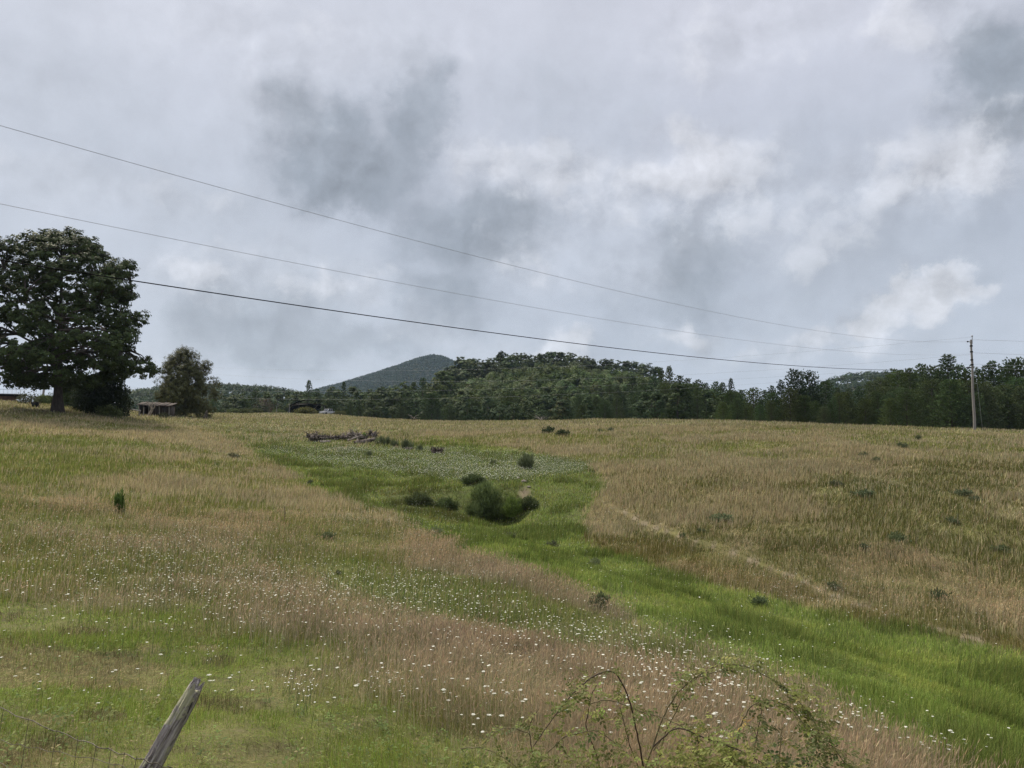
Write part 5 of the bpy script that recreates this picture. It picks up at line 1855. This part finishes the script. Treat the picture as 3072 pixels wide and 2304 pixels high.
for i_, q in enumerate(nearf):
    k_ = int(r_.integers(6))
    o = empty('white_umbel_flower', q, r_.uniform(0, 6.28))
    sc_ = r_.uniform(0.6, 1.1)
    o.scale = (sc_, sc_, sc_ * r_.uniform(0.55, 0.95))
    tag(o, 'white flat-topped wildflower on a thin stem in the near meadow grass', 'wildflower', 'near white meadow flowers')
    for pn, me in zip(('stem', 'umbel'), FM[k_]):
        ch = bpy.data.objects.new(pn, me)
        ch.parent = o
        COL.objects.link(ch)


def flower_mass(name, pts, hlo, hhi, rlo, rhi, seed, label, colr=(0.60, 0.60, 0.51), sides=6, minpx=0.0):
    r2 = np.random.default_rng(seed)
    n = len(pts)
    H_ = r2.uniform(hlo, hhi, n)
    R_ = np.maximum(r2.uniform(rlo, rhi, n), minpx * pts[:, 1])
    C = pts + np.stack([r2.normal(size=n) * 0.03, r2.normal(size=n) * 0.03, H_], 1)
    nrm = unit(np.stack([r2.normal(size=n) * 0.10, r2.normal(size=n) * 0.10, np.ones(n)], 1))
    a = unit(np.cross(nrm, np.array([1.0, 0.3, 0.0])))
    b = np.cross(nrm, a)
    an = np.arange(sides) / sides * 2 * PI
    wob = r2.uniform(0.7, 1.2, (n, sides, 1))
    ring = C[:, None] + wob * R_[:, None, None] * (np.cos(an)[None, :, None] * a[:, None] + np.sin(an)[None, :, None] * b[:, None])
    top_ = C + nrm * R_[:, None] * 0.25
    V = np.concatenate([ring, top_[:, None]], 1).reshape(-1, 3)
    base = np.arange(n)[:, None] * (sides + 1)
    mb = MB()
    col = np.repeat(np.array(colr) * r2.uniform(0.75, 1.1, (n, 1)), sides + 1, 0)
    Fs = np.concatenate([base + np.array([i, (i + 1) % sides, sides]) for i in range(sides)], 0)
    mb.add(V, Fs, col)
    # thin stems
    sw = np.maximum(0.003, 0.0003 * pts[:, 1])[:, None] * np.array([1.0, 0, 0])
    V = np.stack([pts - sw, pts + sw, C], 1).reshape(-1, 3)
    mb.add(V, np.arange(3 * n).reshape(n, 3), np.array([0.10, 0.13, 0.05]))
    o = mb.build(name, M_PETAL)
    tag(o, label, 'wildflowers', kind='stuff')


flower_mass('wildflowers', farf, 0.24, 0.48, 0.008, 0.021, 401, 'scattered white flower heads dotted all over the farther meadow', minpx=0.00050)
# clover in bloom on the flat above the gully
cx_, cy_ = [], []
while len(cx_) < 16000:
    a = r_.uniform(640, 1830, 4000)
    b = r_.uniform(1262, 1450, 4000)
    k = inpoly(a + r_.normal(size=4000) * 22, b + r_.normal(size=4000) * 6, POLY['clover'])
    dens = np.where(b > 1345, 1.0, 0.45) * np.clip((a - 560) / 400, 0.25, 1)
    k &= r_.uniform(0, 1, 4000) < dens
    cx_ += list(a[k])
    cy_ += list(b[k])
PC = land(cx_, cy_)
PC = PC[~np.isnan(PC[:, 1])]
flower_mass('clover', PC, 0.10, 0.24, 0.020, 0.034, 402, 'band of white clover and daisies in bloom above the gully', (0.56, 0.58, 0.45), 5, 0.00042)
# small daisies in loose tufts near the post
dp = []
for px_, py_, n_ in ((870, 2080, 30), (920, 2110, 34), (1150, 2080, 30), (780, 1890, 36), (620, 1990, 26), (800, 1855, 30), (920, 2150, 16), (1000, 1930, 14), (1420, 2000, 18), (260, 2105, 8), (2110, 2145, 30), (2060, 2110, 24)):
    dp += [(px_ + r_.normal() * 30, py_ + r_.normal() * 13) for _ in range(int(n_ * 0.6))]
dp = np.array(dp)
PD = land(dp[:, 0], dp[:, 1])
PD = PD[~np.isnan(PD[:, 1])]
flower_mass('daisies', PD, 0.10, 0.24, 0.006, 0.011, 403, 'loose tufts of tiny white daisies in the near grass', (0.78, 0.78, 0.74), 6)

# ------------------------------------------------------------------ leaning fence post and wire at the lower left
M_POSTWOOD, t_, out_ = new_mat('weathered_post')
tcp = t_.n('ShaderNodeTexCoord')
vst = t_.vmath('MULTIPLY', tcp.outputs['Object'], (62, 62, 5.0))
g1 = t_.noise(vst, 1.0, 7, 0.62, 0.6)
g2 = t_.noise(tcp.outputs['Object'], 9.0, 6, 0.65)
g3 = t_.noise(t_.vmath('MULTIPLY', tcp.outputs['Object'], (120, 120, 9)), 1.0, 5, 0.6, 0.4)
cw = t_.ramp(g1.outputs[0], [(0.34, (0.03, 0.024, 0.022)), (0.43, (0.14, 0.118, 0.108)), (0.55, (0.30, 0.268, 0.245)), (0.70, (0.48, 0.445, 0.41))])
cw = t_.mix(t_.maprange(g2.outputs[0], 0.55, 0.60), cw, (0.34, 0.325, 0.215))     # lichen
cw = t_.mix(t_.maprange(g3.outputs[0], 0.60, 0.75, 0.0, 0.6), cw, (0.045, 0.036, 0.033))
bw = t_.n('ShaderNodeBsdfPrincipled')
bw.inputs['Roughness'].default_value = 0.92
t_.l(cw, bw.inputs['Base Color'])
hb = t_.math('ADD', t_.math('MULTIPLY', g1.outputs[0], 1.0), t_.math('MULTIPLY', g2.outputs[0], 0.5))
bpw = t_.n('ShaderNodeBump')
bpw.inputs['Strength'].default_value = 1.0
bpw.inputs['Distance'].default_value = 0.02
t_.l(hb, bpw.inputs['Height'])
t_.l(bpw.outputs[0], bw.inputs['Normal'])
t_.l(bw.outputs[0], out_.inputs[0])

p_top = pt(597, 2044, 4.05)
p_mid = pt(452, 2304, 4.0)
ax_ = (p_mid - p_top)
L_ = np.linalg.norm(ax_)
ax_ = ax_ / L_
tt = 0.0
while True:
    e_ = p_top + ax_ * tt
    if e_[2] < gz(e_[0], e_[1]) - 0.15 or tt > 3:
        break
    tt += 0.02
Ltot = tt
r_ = np.random.default_rng(77)
n_, k_ = 72, 150
ang = np.arange(n_) / n_ * 2 * PI
zz = np.linspace(0, Ltot, k_)
A_, Z_ = np.meshgrid(ang, zz, indexing='xy')
rad = 0.037 + 0.016 * np.clip(Z_ / 0.50, 0, 1.6)
ridge = vnoise(A_ * 3.5 + 0.4 * np.sin(Z_ * 5), Z_ * 2.2, 4) - 0.5
ridge2 = vnoise(A_ * 9, Z_ * 4.0, 8) - 0.5
ridge3 = vnoise(A_ * 16, Z_ * 9.0, 12) - 0.5
flake = sstep(0.50, 0.56, vnoise(A_ * 2.3, Z_ * 6.0, 15)) * 0.10
rad = rad * (1 + 0.36 * ridge + 0.20 * ridge2 + 0.13 * ridge3 + flake)
crack = np.exp(-((np.mod(A_ - 2.0 - 0.25 * np.sin(Z_ * 7) + PI, 2 * PI) - PI) / 0.16) ** 2) + 0.8 * np.exp(-((np.mod(A_ - 4.4 + 0.2 * np.sin(Z_ * 9) + PI, 2 * PI) - PI) / 0.12) ** 2)
rad = rad * (1 - 0.30 * crack)
zo = Z_.copy()
topjag = (vnoise(ang * 2.6, ang * 0 + 3, 5) - 0.15) * 0.13
zo[:8] += np.clip(topjag, 0, 1)[None] * np.linspace(1.0, 0.15, 8)[:, None]
V = np.stack([rad * np.cos(A_), rad * np.sin(A_) * 0.9, -zo], -1)
mb = MB()
idx_ = np.arange(k_ * n_).reshape(k_, n_)
nx_ = np.roll(idx_, -1, 1)
mb.add(V.reshape(-1, 3), np.stack([idx_[:-1], idx_[1:], nx_[1:], nx_[:-1]], -1).reshape(-1, 4))
mb.add(np.vstack([V[0], [[0.0, 0.0, -0.045]]]), [(i, (i + 1) % n_, n_) for i in range(n_)])
po = mb.build('leaning_post', M_POSTWOOD, smooth=False)
po.location = p_top
zax = Vector(-ax_)
po.rotation_mode = 'QUATERNION'
po.rotation_quaternion = zax.to_track_quat('Z', 'Y')
tag(po, 'weathered grey lichen-spotted fence post leaning sharply to the right in the near grass', 'fence post')

M_RUSTWIRE = mat_plain('old_fence_wire', (0.12, 0.105, 0.075), 0.7, 0.4, 20.0, metal=0.3)
wf = empty('wire_fence', pt(300, 2290, 4.2))
tag(wf, 'sagging woven wire fence strung from the leaning post to the lower left', 'wire fence')


def local(P):
    return np.asarray(P) - np.array(wf.location)


S1 = [pt(-260, 2010, 5.6), pt(-60, 2098, 5.1), pt(60, 2150, 4.85), pt(200, 2206, 4.5), pt(300, 2241, 4.25), pt(378, 2265, 3.98), pt(445, 2285, 3.885), pt(500, 2301, 3.89), pt(560, 2322, 4.0)]
S2 = [pt(-260, 2120, 5.5), pt(20, 2228, 4.9), pt(90, 2242, 4.7), pt(180, 2258, 4.5), pt(330, 2288, 4.05), pt(420, 2318, 3.90)]
S3 = [p - np.array([0, 0, 0.34]) for p in S1]
for S_, rr_ in ((S1, 0.0026), (S2, 0.0018), (S3, 0.0018)):
    m = MB()
    S_ = np.array(S_)
    u = np.linspace(0, len(S_) - 1, 60)
    PP = np.stack([np.interp(u, np.arange(len(S_)), S_[:, i]) for i in range(3)], 1)
    PP += np.stack([0 * u, 0 * u, 0.006 * np.sin(u * 9)], 1)
    m.tube(local(PP), rr_, 5)
    if rr_ > 0.0025:
        m.tube(local(PP + np.stack([0 * u, 0.004 * np.cos(u * 25), 0.004 * np.sin(u * 25)], 1)), rr_ * 0.8, 4)
    m.build('strand', M_RUSTWIRE, wf)
S1a = np.array(S1)
for f_ in (2.2, 2.8, 3.35, 3.9, 4.45, 4.95, 5.5, 1.6, 1.0):
    a = np.array([np.interp(f_, np.arange(len(S1a)), S1a[:, i]) for i in range(3)])
    m = MB()
    lean_ = random.uniform(-0.10, -0.03)
    m.tube(local([a + np.array([0, 0, 0.012]), a + np.array([lean_ * 0.5, 0, -0.17]), a + np.array([lean_, 0, -0.36])]), 0.0018, 4)
    m.build('stay', M_RUSTWIRE, wf)

# ------------------------------------------------------------------ wild rose bush at the lower right
M_CANE = mat_plain('rose_cane', (0.125, 0.105, 0.055), 0.7, 0.3, 12.0, use_col=True)
rb0 = spot(2030, 5.2)
rb = empty('wild_rose_bush', rb0)
tag(rb, 'wild rose bush with arching leafy canes in the near right grass', 'shrub')
rbl = np.array(rb.location)
r_ = np.random.default_rng(88)
DK, OL, PL = (0.35, 0.25, 0.3), (1.0, 1.0, 0.9), (2.0, 1.9, 1.7)
CANES = [
    ([(1945, 2420), (1932, 2304), (1912, 2207), (1894, 2117), (1871, 2058), (1849, 2020), (1821, 2011), (1781, 2027), (1736, 2063), (1690, 2112), (1650, 2167), (1600, 2239)], 5.0, 4.75, 0.0062, DK, 6),
    ([(1815, 2420), (1801, 2304), (1781, 2239), (1756, 2180), (1769, 2112), (1775, 2080), (1790, 2055)], 5.1, 5.0, 0.0050, DK, 2),
    ([(1769, 2112), (1817, 2097), (1871, 2112), (1916, 2133), (1962, 2146), (2011, 2160), (2060, 2190)], 5.0, 4.8, 0.0042, OL, 2),
    ([(1935, 2420), (1916, 2304), (1889, 2235), (1871, 2167), (1860, 2121)], 5.25, 5.2, 0.0046, DK, 2),
    ([(1905, 2400), (1953, 2253), (1993, 2140), (2029, 2081), (2075, 2040), (2142, 1997), (2197, 1990), (2246, 2002), (2305, 2031), (2346, 2058), (2377, 2085), (2420, 2130), (2450, 2180)], 5.3, 5.1, 0.0058, OL, 9),
    ([(1960, 2380), (1989, 2212), (2030, 2130), (2066, 2058), (2092, 2030), (2150, 2015), (2200, 2010)], 5.4, 5.3, 0.0050, OL, 4),
    ([(2190, 2400), (2215, 2189), (2251, 2117), (2296, 2099), (2332, 2103), (2377, 2126), (2410, 2170), (2440, 2230)], 5.2, 5.0, 0.0050, OL, 5),
    ([(2335, 2420), (2337, 2298), (2341, 2240), (2344, 2194), (2350, 2180)], 5.0, 5.0, 0.0062, PL, 1),
    ([(1960, 2240), (2029, 2176), (2111, 2212), (2165, 2230), (2219, 2250), (2290, 2290), (2330, 2340)], 4.8, 4.7, 0.0046, DK, 4),
    ([(1960, 2253), (1990, 2210), (2029, 2176), (2060, 2170), (2110, 2185)], 5.1, 5.0, 0.0036, OL, 3),
    ([(1600, 2310), (1650, 2250), (1700, 2205), (1760, 2195), (1790, 2190), (1840, 2225), (1870, 2245)], 4.9, 4.9, 0.0042, OL, 3),
    ([(1605, 2330), (1590, 2200), (1585, 2185), (1600, 2150), (1618, 2125)], 5.0, 5.0, 0.0036, DK, 2),
    ([(1588, 2200), (1550, 2187), (1510, 2183), (1480, 2200), (1455, 2225)], 5.0, 4.9, 0.0032, OL, 2),
    ([(1380, 2246), (1440, 2241), (1480, 2255), (1530, 2285), (1560, 2310)], 4.8, 4.8, 0.0030, OL, 2),
    ([(2470, 2400), (2480, 2300), (2465, 2220), (2440, 2150), (2400, 2120)], 5.2, 5.2, 0.0046, OL, 8),
    ([(2560, 2420), (2540, 2300), (2500, 2240), (2460, 2215)], 5.1, 5.1, 0.0042, DK, 4),
    ([(2100, 2420), (2110, 2300), (2095, 2230), (2090, 2190)], 5.0, 5.0, 0.0046, DK, 2),
    ([(2240, 2420), (2270, 2200), (2285, 2140), (2282, 2110)], 4.9, 4.9, 0.004, DK, 2),
]


def leaflet(mb, p, d, nrm, L, col):
    """A small pointed oval leaflet, folded along its midrib."""
    s = np.cross(d, nrm)
    s /= max(np.linalg.norm(s), 1e-6)
    w = L * 0.29
    V = np.array([p, p + d * L * 0.35 + s * w, p + d * L * 0.72 + s * w * 0.75, p + d * L - nrm * L * 0.10, p + d * L * 0.72 - s * w * 0.75, p + d * L * 0.35 - s * w, p + d * L * 0.36 - nrm * w * 0.35, p + d * L * 0.72 - nrm * w * 0.35])
    mb.add(V, [(0, 6, 1), (0, 5, 6)], col)
    mb.add(V, [(1, 6, 7, 2), (5, 4, 7, 6)], col)
    mb.add(V, [(2, 7, 3), (4, 3, 7)], col)


def compound(mb, p, r_, size, col):
    """A rose leaf: five to seven leaflets along a drooping stalk."""
    d = unit(np.array([r_.normal(), r_.normal(), r_.normal() * 0.5 + 0.15]))
    n = unit(np.array([r_.normal() * 0.5, r_.normal() * 0.5, 1.0]))
    n = unit(n - d * np.dot(n, d))
    s = np.cross(d, n)
    k = int(r_.integers(2, 4))
    c = np.array(col) * r_.uniform(0.7, 1.3) * (1 + r_.normal(size=3) * 0.06)
    for j in range(k):
        q = p + d * size * (0.5 + 0.75 * j) - np.array([0, 0, 0.06 * size * j * j])
        for sg in (-1, 1):
            leaflet(mb, q, unit(s * sg + d * 0.55 - np.array([0, 0, 0.25])), n, size * r_.uniform(0.75, 1.05), c * r_.uniform(0.85, 1.15))
    leaflet(mb, p + d * size * (0.5 + 0.75 * k), unit(d - np.array([0, 0, 0.25])), n, size * 1.1, c)


YG, MG, DG = (0.180, 0.195, 0.052), (0.145, 0.160, 0.046), (0.105, 0.125, 0.042)
ml = MB()
for pts_, d0, d1, rr_, cc_, nl in CANES:
    Dn = np.linspace(d0, d1, len(pts_)) + r_.normal() * 0.05
    C_ = np.array([pt(a, b, d) for (a, b), d in zip(pts_, Dn)])
    u = np.linspace(0, len(C_) - 1, len(C_) * 5)
    PP = np.stack([np.interp(u, np.arange(len(C_)), C_[:, i]) for i in range(3)], 1)
    if pts_[0][1] >= 2380:      # rooted in the ground
        g0 = PP[0].copy()
        g0[2] = gz(g0[0], g0[1]) - 0.05
        PP = np.vstack([np.linspace(g0, PP[0], 6)[:-1], PP])
    ker = np.array([1, 2, 3, 2, 1]) / 9.0
    for i in range(3):
        PP[2:-2, i] = np.convolve(PP[:, i], ker, 'valid')
    PP[2:-2] += r_.normal(size=(len(PP) - 4, 3)) * 0.0016
    m = MB()
    m.tube(PP - rbl, np.linspace(rr_, rr_ * 0.45, len(PP)), 6, col=cc_)
    for _ in range(len(PP) // 2):      # thorns
        q = PP[int(r_.integers(2, len(PP) - 2))]
        v = unit(r_.normal(size=3)) * 0.009
        m.add([q - rbl + np.array([0, 0, 0.002]), q - rbl - np.array([0, 0, 0.002]), q - rbl + v], [(0, 1, 2)], cc_)
    m.build('cane', M_CANE, rb)
    for _ in range(nl * 5):
        f_ = r_.uniform(0.30, 1.0)
        q = PP[int(f_ * (len(PP) - 1))]
        compound(ml, q - rbl, r_, r_.uniform(0.020, 0.034), (MG, DG, YG)[int(r_.choice(3, p=[0.55, 0.3, 0.15]))])
# leafy masses
for px_, py_, sx_, sy_, D_, n_, cl_ in (
        (2075, 2040, 30, 26, 5.2, 26, MG), (2180, 1978, 50, 18, 5.15, 22, MG), (2400, 2075, 45, 40, 5.1, 40, YG), (2440, 2140, 40, 45, 5.1, 46, MG), (2455, 2210, 45, 45, 5.1, 50, MG), (2430, 2270, 60, 40, 5.0, 46, DG),
        (1740, 2065, 45, 30, 4.85, 26, MG), (1700, 2100, 60, 35, 4.9, 16, MG), (1830, 2110, 60, 40, 5.1, 18, MG), (1790, 2160, 30, 30, 5.0, 14, YG), (1870, 2150, 40, 60, 5.2, 16, MG),
        (2060, 2255, 60, 40, 4.7, 60, YG), (2150, 2270, 70, 38, 4.7, 62, YG), (2010, 2290, 60, 30, 4.6, 40, YG), (2220, 2285, 70, 30, 4.7, 44, YG), (2130, 2215, 60, 30, 4.9, 26, YG), (2210, 2220, 50, 30, 4.9, 22, MG),
        (1480, 2300, 80, 20, 4.7, 20, MG), (1600, 2295, 90, 24, 4.7, 30, MG), (1720, 2280, 80, 32, 4.8, 46, MG), (1840, 2280, 60, 32, 4.9, 36, MG), (1640, 2210, 60, 40, 5.0, 14, MG),
        (2080, 2330, 110, 30, 4.6, 90, YG), (2230, 2335, 110, 30, 4.7, 80, YG), (1640, 2335, 130, 24, 4.7, 45, MG), (1850, 2335, 110, 30, 4.8, 60, MG), (2400, 2330, 110, 34, 4.9, 60, DG), (2330, 2290, 70, 30, 4.9, 38, DG), (2520, 2295, 60, 26, 5.0, 30, MG), (2290, 2190, 40, 30, 5.0, 10, DG)):
    for _ in range(n_):
        q = pt(px_ + r_.normal() * sx_ * 0.8, py_ + r_.normal() * sy_ * 0.8, D_ + r_.normal() * 0.14)
        compound(ml, q - rbl, r_, r_.uniform(0.020, 0.034), np.array(cl_) * r_.uniform(0.75, 1.25))
q = pt(2240, 2165, 5.0)
for _ in range(3):
    compound(ml, q - rbl, r_, 0.022, (0.42, 0.28, 0.08))
fo = ml.build('foliage', M_ROSE_LEAF, rb)
fo.color = (1, 1, 1, 1)

# ------------------------------------------------------------------ broad-leaved weeds low in the sward
r_ = np.random.default_rng(500)
x, y, z, rr_, _ = sample_ground(9000, 4.5, 34.0, 501, power=0.6)
ml = MB()
dens = fbm(x * 0.5, y * 0.5, 91, 3)
for k in range(len(x)):
    if dens[k] < 0.47 or r_.random() < 0.25:
        continue
    n_ = int(r_.integers(5, 10))
    L = r_.uniform(0.018, 0.042) * (1 + rr_[k] * 0.02)
    c_ = np.array(((0.12, 0.165, 0.05), (0.155, 0.175, 0.06), (0.095, 0.125, 0.045), (0.20, 0.17, 0.085))[int(r_.choice(4, p=[0.4, 0.3, 0.2, 0.1]))]) * r_.uniform(0.7, 1.25)
    hh = r_.uniform(0.03, 0.20)
    p0 = np.array([x[k], y[k], z[k]])
    for j in range(n_):
        a_ = j * 2.4 + r_.uniform(-0.4, 0.4)
        e_ = r_.uniform(0.05, 0.75)
        d = np.array([math.cos(a_) * math.cos(e_), math.sin(a_) * math.cos(e_), math.sin(e_)])
        s_ = np.array([-math.sin(a_), math.cos(a_), 0]) * L * r_.uniform(0.22, 0.34)
        b = p0 + np.array([r_.normal() * 0.02, r_.normal() * 0.02, hh * r_.uniform(0.2, 1.0)])
        V = np.array([b, b + d * L * 0.5 + s_, b + d * L + np.array([0, 0, -0.15 * L]), b + d * L * 0.5 - s_])
        ml.add(V, [(0, 1, 2, 3)], c_ * r_.uniform(0.8, 1.2))
tag(ml.build('ground_cover_weeds', M_GRASS), 'low broad-leaved weeds mixed into the near grass', 'weeds', kind='stuff')
# pale stones in the washed bank above the hollow
M_STONE = mat_plain('pale_stone', (0.21, 0.18, 0.145), 0.9, 0.3, 6.0, bump=0.5, spec=0.1)
for k, (px_, py_, s_) in enumerate(((1556, 1436, 0.11), (1572, 1446, 0.15), (1586, 1462, 0.10))):
    V, Fq = [], []
    for i in range(6):
        for j in range(10):
            th_, ph_ = PI * (i + 0.5) / 6, 2 * PI * j / 10
            q_ = np.array([math.sin(th_) * math.cos(ph_) * 1.3, math.sin(th_) * math.sin(ph_), math.cos(th_) * 0.7])
            V.append(q_ * s_ * (0.8 + 0.4 * r_.random()))
    for i in range(5):
        for j in range(10):
            Fq.append((i * 10 + j, (i + 1) * 10 + j, (i + 1) * 10 + (j + 1) % 10, i * 10 + (j + 1) % 10))
    m = MB()
    m.add(V, Fq)
    m.add(np.vstack([V[:10], [np.mean(V[:10], 0)]]), [(j, (j + 1) % 10, 10) for j in range(10)])
    m.add(np.vstack([V[50:], [np.mean(V[50:], 0)]]), [((j + 1) % 10, j, 10) for j in range(10)])
    q = spot_at(px_, py_)
    tag(m.build('stone', M_STONE, loc=q + np.array([0, 0, s_ * 0.25])), ('upper left pale stone in the washed bank above the gully hollow', 'largest pale stone in the washed bank, middle of three', 'small pale stone lowest in the washed bank above the gully hollow')[k], 'stone')
